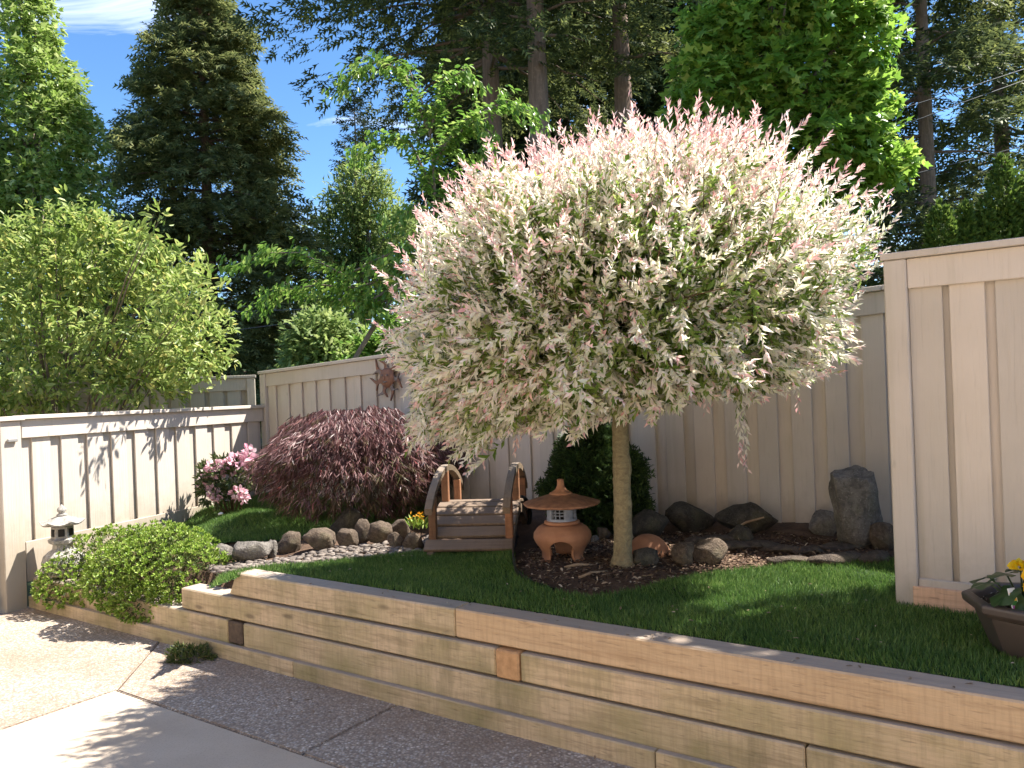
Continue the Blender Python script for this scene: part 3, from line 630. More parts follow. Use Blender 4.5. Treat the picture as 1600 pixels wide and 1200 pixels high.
# ------------------------------------------------------------------ garden bridge
br = thing('garden_bridge', 'small arched wooden garden bridge with curved handrails on the lawn edge', 'bridge', (-.315, 5.11, .495), math.radians(-6.5))
BL, BWd = 1.15, .56
bz = lambda y: .035 + .235 * math.sin(PI * min(max(y / BL, 0), 1))
def arcbeam(nm, x0, x1, zf, th, mat, y0=0., y1=BL, n=14):
    V, F = [], []
    for i in range(n + 1):
        y = y0 + (y1 - y0) * i / n; z = zf(y); V += [(x0, y, z - th), (x1, y, z - th), (x1, y, z), (x0, y, z)]
    for i in range(n):
        for j in range(4): F.append((i * 4 + j, i * 4 + (j + 1) % 4, i * 4 + 4 + (j + 1) % 4, i * 4 + 4 + j))
    F += [(3, 2, 1, 0), (n * 4, n * 4 + 1, n * 4 + 2, n * 4 + 3)]
    return link(nm, pyd(V, F), mat, br)
for s in (-1, 1):
    arcbeam('side_beam', s * BWd / 2 - (.045 if s > 0 else -.005), s * BWd / 2 - (.005 if s > 0 else -.045), lambda y: bz(y) - .002, .075, 'deck')
npl = 11
for i in range(npl):
    y0, y1 = BL * i / npl + .004, BL * (i + 1) / npl - .004; a = math.atan2(bz(y1) - bz(y0), y1 - y0); ov = random.uniform(0, .008) + (.012 if i == 0 else 0)
    pk = link('plank', box(-BWd / 2 - ov, BWd / 2 + random.uniform(0, .008), -(y1 - y0) / 2, (y1 - y0) / 2, 0, .022, .004), 'deck', br)
    pk.location = (0, (y0 + y1) / 2, (bz(y0) + bz(y1)) / 2); pk.rotation_euler = (a, random.uniform(-.008, .008), random.uniform(-.006, .006))
rail_z = lambda y: .30 + .22 * math.sin(PI * min(max((y + .02) / (BL + .04), 0), 1)) ** .8
for s in (-1, 1):
    xo = s * (BWd / 2 - .028)
    for y in (.11, .56, 1.02):
        link('post', box(xo - .025, xo + .025, y - .025, y + .025, bz(y) - .06, rail_z(y) - .012, .004), 'redwood', br)
    for y0, y1 in ((-.02, .5), (.503, 1.17)): arcbeam('handrail', xo - .024, xo + .024, lambda y: rail_z(y) + .026, .04, 'rail', y0, y1, 8)

# ------------------------------------------------------------------ clay lantern
p = drop(882, 880); cl_ = thing('clay_lantern', 'round terracotta pagoda lantern with wide hat beside the willow trunk', 'lantern', (p.x, p.y + .1, p.z + .0))
prof = [(0, .118), (.02, .113), (.05, .118), (.075, .135), (.105, .158), (.135, .170), (.16, .168), (.185, .15), (.205, .122), (.215, .10)]
def rad(z):
    for (z0, r0), (z1, r1) in zip(prof, prof[1:]):
        if z0 <= z <= z1:
            t = (z - z0) / (z1 - z0); t = t * t * (3 - 2 * t) * .4 + t * .6; return r0 + (r1 - r0) * t
    return prof[-1][1]
SEG, ROW = 120, 16; V, F = [], []
for j in range(SEG):
    a = 2 * PI * j / SEG; q = ((a + PI / 2 + PI / 3 + .12) % (2 * PI / 3)) - PI / 3; zl = 0
    if abs(q) < .62: zl = .135 * math.sqrt(max(0, 1 - (q / .62) ** 2))
    foot = .012 * max(0, 1 - zl / .03)
    for i in range(ROW + 1):
        z = zl + (.215 - zl) * i / ROW; r = rad(z) + (foot * max(0, 1 - (z / .03)) if z < .03 else 0); V.append((r * math.cos(a), r * math.sin(a), z))
for j in range(SEG):
    j2 = (j + 1) % SEG
    for i in range(ROW): F.append((j * (ROW + 1) + i, j2 * (ROW + 1) + i, j2 * (ROW + 1) + i + 1, j * (ROW + 1) + i + 1))
bs = link('base', pyd(V, F, True), 'terracotta', cl_); sm = bs.modifiers.new('s', 'SOLIDIFY'); sm.thickness = .016; sm.offset = -1
link('collar', lathe([(.02, .206), (.095, .208), (.104, .216), (.104, .226), (.09, .232), (.02, .232)], 40), 'terracotta', cl_)
link('chamber_shade', lathe([(.062, .232), (.062, .312)], 24), 'dark', cl_)  # black core paints the shade behind the drum windows
V, F = [], []
def bent(a0, a1, z0, z1, r0, r1, n=4):
    b = len(V)
    for i in range(n + 1):
        a = a0 + (a1 - a0) * i / n
        for r, z in ((r0, z0), (r1, z0), (r1, z1), (r0, z1)): V.append((r * math.cos(a), r * math.sin(a), z))
    for i in range(n):
        for j in range(4): F.append((b + i * 4 + j, b + i * 4 + (j + 1) % 4, b + i * 4 + 4 + (j + 1) % 4, b + i * 4 + 4 + j))
    F.extend([(b + 3, b + 2, b + 1, b), (b + n * 4, b + n * 4 + 1, b + n * 4 + 2, b + n * 4 + 3)])
bent(0, 2 * PI, .232, .246, .066, .088, 40); bent(0, 2 * PI, .300, .316, .066, .088, 40)
for q in range(4):
    c0 = -PI / 2 - .35 + q * PI / 2
    bent(c0 + .46, c0 + PI / 2 - .46, .2465, .2995, .066, .087, 6)
    for da in (-.155, .155): bent(c0 + da - .03, c0 + da + .03, .2465, .2995, .076, .086, 2)
    for dz in (.264, .281): bent(c0 - .46, c0 + .46, dz, dz + .005, .074, .083, 6)
link('window_drum', pyd(V, F), 'drum', cl_)
link('hat', lathe([(.05, .314), (.10, .318), (.215, .322), (.226, .329), (.218, .337), (.145, .360), (.085, .378), (.06, .386), (.05, .39)], 56, True, lambda a, z: .02 * math.sin(5 * a + 1) + .012 * math.sin(11 * a)), 'terracotta_roof', cl_)
link('finial', lathe([(.066, .380), (.068, .390), (.05, .398), (.032, .412), (.022, .43), (.019, .455), (.021, .468), (.012, .472)], 28), 'terracotta', cl_)

# ------------------------------------------------------------------ stone lantern
sl = thing('stone_lantern', 'weathered pale stone lantern with flared roof standing against the low fence', 'lantern', (-3.57, 6.28, .245), .4)
link('base', lathe([(.15, 0), (.155, .10), (.14, .15), (.10, .185), (.075, .20), (.07, .235)], 6, False), 'stone', sl)
link('platform', lathe([(.075, .236), (.10, .25), (.105, .275), (.085, .285)], 6, False), 'stone', sl)
fb = link('firebox', lathe([(.082, .286), (.078, .375)], 6, False), 'stone', sl)
for i in range(6):
    a = PI / 3 * i + PI / 6; w = link('opening_shade', box(-.004, .004, -.022, .022, -.028, .028, .001), 'dark', fb); w.location = (.0705 * math.cos(a), .0705 * math.sin(a), .33); w.rotation_euler.z = a  # dark plates painted as shaded openings on the solid firebox
V, F = [], []
for i, (r, z, up) in enumerate([(.06, .376, 0), (.15, .386, .018), (.158, .398, .024), (.10, .425, .006), (.05, .45, 0), (.035, .456, 0)]):
    for j in range(24):
        a = 2 * PI * j / 24; c6 = abs(((a + PI / 6) % (PI / 3)) - PI / 6) / (PI / 6); c6 = 1 - c6; k6 = c6 ** 2
        V.append((r * (.9 + .12 * k6) * math.cos(a), r * (.9 + .12 * k6) * math.sin(a), z + up * k6))
for i in range(5):
    for j in range(24): F.append((i * 24 + j, i * 24 + (j + 1) % 24, i * 24 + 24 + (j + 1) % 24, i * 24 + 24 + j))
F += [tuple(reversed(range(24))), tuple(120 + j for j in range(24))]
link('roof', pyd(V, F), 'stone', sl)
link('finial', lathe([(.036, .455), (.04, .466), (.024, .474), (.022, .482), (.034, .495), (.032, .512), (.012, .532), (.003, .545)], 16), 'stone', sl)

# ------------------------------------------------------------------ rusty sun face on the back fence
pr_ = ray(612, 590)
nf = Vector((-FD.y, FD.x)); Yf = corner.dot(nf) / (nf.x * pr_[0] + nf.y); sp_ = Vector((pr_[0] * Yf, Yf, EYE + pr_[1] * Yf)) - Vector((nf.x, nf.y, 0)) * .05
sf = thing('sun_ornament', 'rusty metal sun face with curling rays hung on the tall fence', 'wall ornament', sp_, math.atan2(FD.y, FD.x))
fo = link('face', lathe([(.095, 0), (.096, .012), (.085, .026), (.05, .04), (.01, .045)], 32), 'rust', sf); fo.rotation_euler.x = PI / 2
for x, z, sx, sz in ((-.032, .022, .016, .008), (.032, .022, .016, .008), (0, -.04, .03, .008), (0, -.004, .010, .024)):
    q = link('eye' if abs(x) > 0 else ('mouth' if z < -.02 else 'nose'), rock_mesh(sx, .012, sz, 3, 0, .02, 2), 'rust' if z > -.01 and x == 0 else 'rust_grey', fo); q.location = (x, z, .043); q.rotation_euler.x = -PI / 2
for i in range(14):
    a = 2 * PI * i / 14 + .1; ln = .14 if i % 2 else .10; V, F = [], []
    for t in np.linspace(0, 1, 7):
        w = .021 * (1 - t) ** .7 + .002; bnd = .030 * math.sin(t * 4.2) * (1 if i % 2 else -1); r = .085 + ln * t
        for sd, dp in ((-1, -.006), (1, -.006), (1, -.013 - .014 * t), (-1, -.013 - .014 * t)): V.append((r * math.cos(a) - (bnd + sd * w) * math.sin(a), dp, r * math.sin(a) + (bnd + sd * w) * math.cos(a)))
    for k_ in range(6):
        for j in range(4): F.append((k_ * 4 + j, k_ * 4 + (j + 1) % 4, k_ * 4 + 4 + (j + 1) % 4, k_ * 4 + 4 + j))
    F += [(3, 2, 1, 0), (24, 25, 26, 27)]
    link('ray', pyd(V, F), 'rust' if i % 3 else 'rust_grey', sf)

# ------------------------------------------------------------------ flower pot
px_, py_ = 1.955, 3.0; pot = thing('flower_pot', 'dark brown octagonal pot of yellow begonias on the lawn', 'planter', (px_, py_, .508), math.radians(12))
me = lathe([(.165, 0), (.17, .012), (.222, .150), (.224, .160), (.242, .166), (.262, .182), (.266, .205), (.262, .213), (.232, .215), (.222, .207), (.215, .16), (.02, .158)], 8, False)
bmx = bmesh.new(); bmx.from_mesh(me); bmesh.ops.bevel(bmx, geom=bmx.edges[:], offset=.003, segments=1, affect='EDGES'); link('pot', bm_mesh(bmx), 'pot', pot)
link('soil', lathe([(.216, .16), (.214, .184), (.1, .192), (.01, .194)], 16, True, lambda a, z: .01 * math.sin(7 * a)), 'potsoil', pot)
n = 260; A = rng.uniform(0, 6.28, n); R_ = .2 * np.sqrt(rng.random(n)); B = np.stack([R_ * np.cos(A), R_ * np.sin(A), np.full(n, .192)], -1)
stuff(link('perlite', cloud([(T_OVAL, B, rvec(n) * np.array([1, 1, .4]), rvec(n), .007, .006, 0)]), 'perlite', pot))
tg = link('plant_tag', box(-.017, .017, -.001, .001, -.03, .095, .0006), 'white', pot); tg.location = (-.180, -.072, .188); tg.rotation_euler = (math.radians(-14), 0, .1)
for z0, z1, m_ in ((.05, .078, 'print_yellow'), (.034, .0495, 'print_green'), (.008, .0335, 'print_purple')): link('print', box(-.013, .013, -.0022, -.0012, z0, z1, 0), m_, tg)
beg = thing('begonia', 'begonia with yellow ruffled blooms and dark round leaves in the pot', 'flower', (px_ - .075, py_ - .01, .695))
stems = []
def round_leaf(s):
    V = [(0, 0, 0)]; F = []
    for ring, rr_ in ((1, .5), (2, 1)):
        for j in range(14):
            a = -2.75 + 5.5 * j / 13; w = 1 + .08 * math.sin(j * 2.4); V.append((s * (rr_ * w * math.cos(a) + .25 * rr_), s * rr_ * w * math.sin(a) * .9, s * (.06 * ring * math.sin(j * 1.9) - .14 * rr_ * rr_ + .1 * rr_)))
    for j in range(13): F += [(0, 1 + j, 2 + j), (1 + j, 15 + j, 16 + j, 2 + j)]
    return pyd(V, F, True)
for x, y, z, s, rz, tl in ((-.14, -.02, .10, .052, 2.9, .3), (-.10, -.07, .075, .062, 3.4, .6), (-.06, .0, .125, .055, 2.4, .2), (-.05, -.09, .055, .058, 4.2, .8), (.02, -.10, .07, .06, 4.7, .7), (.03, .04, .13, .06, 1.5, .2), (-.09, .06, .10, .06, 2.2, .4), (.11, -.05, .09, .06, 5.6, .5), (.1, .06, .11, .06, .8, .4)):
    lf = link('leaf', round_leaf(s), 'begonia_leaf', beg); lf.location = (x, y, z); lf.rotation_euler = (random.uniform(-.2, .2), tl, rz); stems.append(([(x * .15, y * .15, -.01), (x * .6, y * .6, z * .6), (x, y, z)], [.004, .0035, .003]))
for x, y, z, s in ((.0, -.11, .10, .055), (.035, -.06, .145, .055), (.02, -.15, .06, .045), (-.02, -.02, .155, .03), (.12, 0, .14, .05), (.09, -.13, .09, .05)):
    n = 34; d = rvec(n); d[:, 2] = abs(d[:, 2]) * .8; P = d * s * rng.uniform(.15, .75, n)[:, None]; wd = rng.uniform(.7, 1.05, n) * s
    fw = link('bloom', cloud([(T_OVAL, P, nrm(d + rvec(n) * .5), rvec(n), wd, wd * 1.1, 0)]), 'begonia_petal', beg); fw.location = (x, y, z); stems.append(([(x * .2, y * .2, -.01), (x, y, z)], [.004, .003]))
link('stem', tubes(stems), 'begonia_leaf', beg)

# ------------------------------------------------------------------ plants in the garden
def tree_root(name, label, x, y, z, cat='tree', group=None): return thing(name, label, cat, (x, y, z), 0, group)

# variegated willow standard
wx, wy = drop(972, 884)[:2]; wz = g1(wx, wy); wt = tree_root('willow_tree', 'round-headed willow standard with cream, pink and green variegated leaves', wx, wy, wz)
tp = []; tr = []
for i in range(48):
    t = i / 47; tp.append((.006 * math.sin(t * 6) + .035 * t, .01 * math.sin(t * 4), -.04 + 1.06 * t)); tr.append((.053 - .009 * t + .034 * max(0, 1 - t * 8) ** 1.5 + .012 * max(0, (t - .86) / .14)) * (1 + .03 * math.sin(i * 2.3)))
tme = tubes([(tp, tr)], 28)
for v in tme.vertices:
    q = v.co; c_ = Vector((.006 * math.sin(6 * q.z) + .035 * q.z, 0, q.z)); o_ = (q - c_); o_.z = 0
    w_ = .10 * mnoise.noise(q * 9) + .07 * mnoise.noise(q * 26) + .35 * math.exp(-((q.z - .55) / .05) ** 2) * max(0, o_.normalized().x - .5) + .22 * math.exp(-((q.z - .27) / .04) ** 2) * max(0, -o_.normalized().y - .6)
    v.co = q + o_ * w_ + Vector((0, 0, .004 * mnoise.noise(q * 30)))
link('trunk', tme, 'willow_bark', wt)
C0 = np.array([.05, .0, 1.32]); limbs = []
for i in range(26):
    a = 2 * PI * i / 26 + random.uniform(-.2, .2); e = random.uniform(.1, 1.3); ln = random.uniform(.6, .95); d = np.array([math.cos(a) * math.cos(e), math.sin(a) * math.cos(e), math.sin(e)])
    s0 = np.array([.035, 0, .98 + random.uniform(-.04, .05)]); limbs.append(([s0, s0 + d * ln * .35 + [0, 0, .1], s0 + d * ln * .7 + [0, 0, .16], s0 + d * ln + [0, 0, .15]], [.02, .014, .009, .005]))
link('branches', tubes(limbs, 6), 'willow_bark', wt)
Ns = 7100; d = rvec(Ns); d[:, 2] = np.where(d[:, 2] < -.55, -d[:, 2], d[:, 2]); d = nrm(d)
az = np.arctan2(d[:, 1], d[:, 0]); hR = np.where(d[:, 0] > 0, 1.23, 1.25); PW = 2.6
Rv = np.where(d[:, 2] > 0, .95, .52 + .16 * np.clip(.2 - d[:, 0], 0, .9)); bumpR = 1 + .07 * wnoise(d, 4.5, 21)
ell = ((np.sqrt((d[:, :2] ** 2).sum(1)) / hR) ** PW + (abs(d[:, 2]) / Rv) ** PW) ** (-1 / PW) * bumpR
end = ell * np.clip(rng.uniform(.74, 1.04, Ns) + .13 * wnoise(d, 12, 77), .55, 1.12); spike = (rng.random(Ns) < .10) & (d[:, 2] > .12); end = np.where(spike, ell * rng.uniform(1.0, 1.16, Ns), end)
ln = rng.uniform(.26, .48, Ns); st = np.maximum(end - ln, .12)
sd = nrm(d + np.array([0, 0, .6]) * np.clip(d[:, 2:3], 0, .8) + np.array([0, 0, -.45]) * (d[:, 2:3] < -.05) + rvec(Ns) * .62)
P1 = C0 + d * end[:, None]; P0 = P1 - sd * ln[:, None]
K = 30; tt = (np.arange(K) + .5) / K
LP = []; LDr = []; LU = []; LLn = []; LM = []; tw = []
for kx, t in enumerate(tt):
    pos = P0 + sd * (ln * t)[:, None] + np.array([0, 0, 1]) * (((t - 1) * t) * ln * .25)[:, None]
    for s in (0, 1):
        phi = kx * 2.4 + s * PI + rng.uniform(0, .6, Ns); a1 = nrm(np.cross(sd, np.array([.3, .2, 1.]))); a2 = np.cross(sd, a1)
        out = a1 * np.cos(phi)[:, None] + a2 * np.sin(phi)[:, None]; open_ = .9 - .5 * t
        keep = rng.random(Ns) < (.50 if t < .3 else .66)
        dr = nrm(sd * (1 - open_ * .55) + out * open_ + rvec(Ns) * .15)
        q = t + rng.normal(size=Ns) * .13 + .04 * wnoise(P1, 3.2, 31); pk_ = .985 - .10 * np.clip(d[:, 2] * 1.6, 0, 1) - .22 * spike; m_ = np.where(q < .45 - .38 * spike, 0, np.where(q < pk_, 1, 2)); m_ = np.where((m_ == 1) & (rng.random(Ns) < .13), 0, m_)
        sz = rng.uniform(.026, .056, Ns) * (1.12 - .45 * max(0, t - .6) / .4) * np.where(d[:, 2] < .15, 1.22, 1.0)
        LP.append(pos[keep]); LDr.append(dr[keep]); LU.append((sd + rvec(Ns) * .5)[keep]); LLn.append(sz[keep]); LM.append(m_[keep])
# hanging shoots
for hx, hv, n_ in ((1160, 752, 3), (1243, 668, 1), (745, 716, 3), (655, 690, 2), (800, 690, 2), (1100, 655, 2), (900, 668, 2)):
    for q in range(n_):
        e = at(hx + random.uniform(-14, 14), hv - q * 12, wy - .35 + random.uniform(-.1, .1)) - Vector((wx, wy, wz)); e = np.array(e); L_ = .34
        for j in range(26):
            t = j / 25; pos = e + np.array([random.uniform(-.01, .01), 0, L_ * (1 - t)]); dr = np.array([random.uniform(-.8, .8), random.uniform(-.8, .8), -.9])
            LP.append(pos[None]); LDr.append(dr[None]); LU.append(rvec(1)); LLn.append(np.array([.048 - .012 * t])); LM.append(np.array([0 if t < .25 and random.random() < .6 else (1 if t < .75 else 2)]))
LP, LDr, LU, LLn, LM = map(np.concatenate, (LP, LDr, LU, LLn, LM))
P0[:, 2] += .10 * P0[:, 0]; P1[:, 2] += .10 * P1[:, 0]; LP[:, 2] += .10 * LP[:, 0]
fillP, fillD = lobes_points([(C0, (1.0, 1.0, .72))], 16000, .75); kf = fillP[:, 2] > C0[2] - .42; fillP, fillD = fillP[kf], fillD[kf]; fillP[:, 2] += .10 * fillP[:, 0]; nfi = len(fillP)
stuff(link('crown', cloud([(T_DIA, LP, LDr, LU, LLn, LLn * .33, LM), (T_DIA, fillP, nrm(fillD + rvec(nfi)), rvec(nfi), rng.uniform(.03, .05, nfi), .014, np.zeros(nfi, int))]), ['w_green', 'w_white', 'w_pink'], wt))
sel = rng.choice(Ns, 1500, replace=False)
stuff(link('twigs', tubes([([P0[i] - sd[i] * .12, P0[i] + sd[i] * ln[i] * .5 - np.array([0, 0, .06 * ln[i]]), P1[i]], [.0035, .0025, .0012]) for i in sel], 3), 'twig', wt))

# red laceleaf maple
mx, my = at(572, 800, 6.95)[:2]; mz = g1(mx, my); rm = tree_root('japanese_maple', 'weeping dome of dark red lace-leaved maple beside the bridge', mx, my, mz, 'shrub')
lim = [([(0, 0, -.03), (.03, 0, .2), (-.02, .02, .5)], [.045, .035, .025])]
for i in range(14):
    a = 2 * PI * i / 14; R_ = random.uniform(.55, .9); lim.append(([(0, 0, .42), (R_ * .4 * math.cos(a), R_ * .35 * math.sin(a), .68), (R_ * .8 * math.cos(a), R_ * .65 * math.sin(a), .62), (R_ * math.cos(a), R_ * .8 * math.sin(a), .35)], [.018, .013, .009, .004]))
link('trunk', tubes(lim, 7), 'grey_bark', rm)
nl = 6300; d = rvec(nl); d[:, 2] = np.where(rng.random(nl) < .8, abs(d[:, 2]), -abs(d[:, 2]) * .6); d = nrm(d)
cc = np.array([-.05, 0, .40]); rad_ = np.stack([np.full(nl, .86), np.full(nl, .74), np.where(d[:, 2] > 0, .50, .46)], -1); fr = 1 - .35 * rng.random(nl) ** 2
P = cc + d * rad_ * fr[:, None] * (1 + .10 * wnoise(d, 7, 2))[:, None]; P[:, 2] = np.maximum(P[:, 2], .04)
parts = []
hang = nrm(d * np.array([1, 1, .3]) * .6 + np.array([0, 0, -.75]))
PP = np.repeat(P, 7, 0); DD = nrm(np.repeat(hang, 7, 0) + rvec(nl * 7) * .6); ML = np.repeat(np.where(rng.random(nl) < np.clip(.75 - 1.2 * (P[:, 2] - .05), .08, .6), 1, 0), 7); Ls = rng.uniform(.06, .115, nl * 7)
stuff(link('crown', cloud([(T_STRIP, PP, DD, rvec(nl * 7), Ls, Ls * .058, ML)]), ['red', 'bronze'], rm))

def shrub(name, label, cat, x, y, z, lobes, n, k_, ln, wd, mats, tpl=T_OVAL, shell=.35, spread=.8, clump=0., freq=6., up=.3, inner=.35, stems=None, bark_='twig', seed=1, group=None, trunkname='stems', stem_lines=None):
    r = tree_root(name, label, x, y, z, cat, group)
    P, D = lobes_points(lobes, n, shell, clump, freq, seed); D = nrm(D + np.array([0, 0, up])); PP, DD = rosette(P, D, k_, spread); N = len(PP); l_ = rng.uniform(*ln, N)
    parts = [(tpl, PP + DD * l_[:, None] * .1, DD, np.repeat(D, k_, 0) + rvec(N) * .6, l_, l_ * wd, np.zeros(N, int))]
    if inner:
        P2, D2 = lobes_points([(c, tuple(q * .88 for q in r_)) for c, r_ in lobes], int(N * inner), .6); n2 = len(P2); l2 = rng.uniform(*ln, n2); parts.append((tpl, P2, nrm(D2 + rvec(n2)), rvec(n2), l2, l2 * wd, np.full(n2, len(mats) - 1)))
    if stem_lines is None:
        stem_lines = []
        for i in range(stems or 14):
            j = rng.integers(len(P)); e = P[j]; b = np.array([e[0] * .15, e[1] * .15, -.03]); stem_lines.append(([b, b * .45 + e * .55 + np.array([0, 0, .08 * abs(e[2])]), e], [.02 * max(lobes[0][1]), .012 * max(lobes[0][1]), .004 * max(lobes[0][1])]))
    link(trunkname, tubes(stem_lines, 6), bark_, r)
    stuff(link('crown' if cat == 'tree' else 'foliage', cloud(parts), mats, r)); return r

# evergreen shrub spilling over the low timber
bx_, by_ = ur(-5.36, 3.32)
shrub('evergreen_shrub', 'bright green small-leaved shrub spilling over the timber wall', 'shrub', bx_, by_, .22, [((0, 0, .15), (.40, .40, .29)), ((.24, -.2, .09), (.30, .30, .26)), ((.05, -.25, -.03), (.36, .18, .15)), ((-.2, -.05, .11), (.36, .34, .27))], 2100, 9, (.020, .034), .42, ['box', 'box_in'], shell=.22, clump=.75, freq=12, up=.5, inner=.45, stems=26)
bx_, by_ = ur(-6.1, 3.42)
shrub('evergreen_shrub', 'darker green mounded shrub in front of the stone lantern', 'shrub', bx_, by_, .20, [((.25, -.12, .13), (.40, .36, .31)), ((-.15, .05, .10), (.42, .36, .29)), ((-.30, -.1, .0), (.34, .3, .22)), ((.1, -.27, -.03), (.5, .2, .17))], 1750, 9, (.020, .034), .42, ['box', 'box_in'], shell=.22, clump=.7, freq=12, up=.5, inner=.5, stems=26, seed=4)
p = onz(295, 1035, 0)
shrub('weed_clump', 'small tuft of weeds growing at the foot of the timber wall', 'weed', p.x, p.y + .05, 0, [((0, 0, .02), (.14, .09, .05)), ((-.07, 0, .02), (.07, .05, .07))], 260, 5, (.02, .045), .2, ['box_in', 'box_in'], T_DIA, .7, up=.6, stems=8)
# rhododendron
rp = at(362, 805, 7.75); rx, ry = rp.x, rp.y; rz_ = g1(rx, ry)
rh = shrub('rhododendron', 'open rhododendron with pink flower trusses by the fence corner', 'shrub', rx, ry, rz_, [((0, 0, .36), (.30, .26, .20)), ((-.15, -.05, .26), (.16, .16, .16))], 190, 8, (.05, .085), .3, ['rhodo_leaf', 'rhodo_leaf'], T_OVAL, .5, up=.25, inner=.15, stems=20)
for x, y, z, s in ((.13, -.14, .50, .11), (.21, -.1, .56, .10), (.04, -.17, .47, .09), (-.06, -.16, .45, .095), (-.14, -.1, .46, .065), (.24, -.1, .46, .06), (-.20, -.12, .36, .055), (-.10, -.2, .235, .07), (-.06, -.22, .20, .055), (.14, -.2, .22, .08), (.19, -.2, .18, .06), (-.24, -.1, .30, .045)):
    n = 60; d = rvec(n); P = d * s * rng.uniform(.3, .8, n)[:, None]; fw = link('bloom', cloud([(T_OVAL, P, nrm(d + rvec(n) * .5), rvec(n), s * .55, s * .5, 0)]), 'rhodo_pink', rh); fw.location = (x, y, z)
tag(link('fallen_petal', rock_mesh(.025, .02, .015, 4, 3, .2, 2), 'white'), 'pale fallen blossom on the grass below the rhododendron', 'petal').location = (*gpix(345, 808, .46), .49)
# dwarf hinoki behind the trunk
hp = at(935, 800, 5.65)
shrub('dwarf_cypress', 'dark green dwarf cypress between the willow trunk and the fence', 'shrub', hp.x, hp.y, g1(hp.x, hp.y), [((-.03, 0, .25), (.27, .25, .26)), ((-.04, 0, .48), (.22, .2, .24)), ((-.02, 0, .68), (.12, .12, .17)), ((.17, -.05, .42), (.15, .15, .13)), ((-.22, -.06, .30), (.15, .15, .11)), ((.2, 0, .2), (.13, .13, .1)), ((-.14, 0, .5), (.12, .12, .09))], 1700, 6, (.055, .11), .6, ['hinoki', 'hinoki'], T_FROND, .4, .7, .25, 16, .35, .5, 10, seed=6)
op = drop(655, 830)
of = thing('orange_flower', 'tiny orange flowers on a tuft between the red maple and bridge', 'flower', (op.x, op.y, op.z + .02))
n = 26; P = rng.normal(size=(n, 3)) * np.array([.03, .03, .035]) + np.array([0, 0, .09]); link('petals', cloud([(T_OVAL, P, rvec(n), rvec(n), .03, .018, 0)]), 'orange', of)
n = 60; P = rng.normal(size=(n, 3)) * np.array([.04, .04, .02]); P[:, 2] = abs(P[:, 2]); link('leaves', cloud([(T_DIA, P, nrm(rvec(n) + np.array([0, 0, 1.2])), rvec(n), .09, .014, 0)]), 'box', of)

# ------------------------------------------------------------------ trees beyond the fences
def broadleaf(name, label, x, y, lobes, n, k_, ln, wd, mat, tpl, trunk_r, clump=.5, freq=2., shell=.5, spread=.9, droop=-.3, seed=1, inner=.3, bark_='grey_bark', lim=.75, nl_=12, group=None, cat='tree', trunk_lines=None):
    r = tree_root(name, label, x, y, -.05, cat, group); top = max(c[2] + q[2] * .6 for c, q in lobes); lines = trunk_lines or []
    if not trunk_lines:
        zs = np.linspace(0, top, 10); lines.append(([(lobes[0][0][0] * t / top * .5 + .05 * math.sin(t * 2), .05 * math.cos(t), t) for t in zs], [trunk_r * (1 - .85 * t / top) for t in zs]))
        for i in range(nl_):
            c, q = lobes[i % len(lobes)]; e = np.array(c) + rvec(1)[0] * np.array(q) * lim; z0 = max(.3, e[2] - 1.1 - .25 * q[2]); b = np.array([c[0] * .3, 0, min(z0, top * .8)]); lines.append(([b, (b + e) / 2 + np.array([0, 0, .1]), e], [trunk_r * .4, trunk_r * .25, trunk_r * .06]))
    link('trunk', tubes(lines, 8), bark_, r)
    P, D = lobes_points(lobes, n, shell, clump, freq, seed); PP, DD = rosette(P + rng.normal(size=P.shape) * ln[1] * .5, nrm(D + np.array([0, 0, droop])), k_, spread); N = len(PP); PP = PP + rvec(N) * ln[1] * .5; l_ = rng.uniform(*ln, N)
    parts = [(tpl, PP, DD, np.array([0, 0, 1.]) + np.repeat(D, k_, 0) * .7 + rvec(N) * .55, l_, l_ * wd, np.zeros(N, int))]
    if inner:
        P2, D2 = lobes_points([(c, tuple(q * .75 for q in rr_)) for c, rr_ in lobes], int(N * inner), .8); n2 = len(P2); l2 = rng.uniform(*ln, n2); parts.append((tpl, P2, nrm(D2 + rvec(n2)), rvec(n2), l2, l2 * wd, np.zeros(n2, int)))
    stuff(link('crown', cloud(parts), mat, r)); return r

def px_lobes(Y, base, lst):
    """(u, v, half width px, half height px[, depth]) -> lobes relative to base"""
    out = []
    for q in lst:
        c = at(q[0], q[1], Y + (q[4] if len(q) > 4 else 0)); s = Y / FPX; out.append(((c.x - base[0], c.y - base[1], c.z), (q[2] * s, (q[2] + q[3]) * .5 * s, q[3] * s)))
    return out
# yellow-green tree leaning over the low fence
bx_, by_ = -4.75, 8.35
broadleaf('garden_tree', 'yellow-green leafy small tree rising behind the low sunlit fence', bx_, by_, px_lobes(8.35, (bx_, by_), [(60, 520, 140, 130), (190, 510, 110, 110), (290, 520, 72, 85, -.35), (300, 445, 45, 30, -1.15), (250, 330, 25, 25, -1.2), (130, 410, 110, 70), (20, 420, 90, 90), (250, 440, 70, 60, -.2), (100, 345, 60, 42), (150, 370, 50, 40), (30, 350, 50, 35), (215, 385, 45, 35), (285, 400, 30, 45, -.1), (40, 600, 90, 50), (-60, 480, 110, 150), (230, 580, 80, 50, -.3)]),
          3300, 7, (.055, .105), .42, 'lime', T_OVAL, .03, .12, 5.5, .5, 1.0, .1, 3, .22, nl_=34, lim=.35)
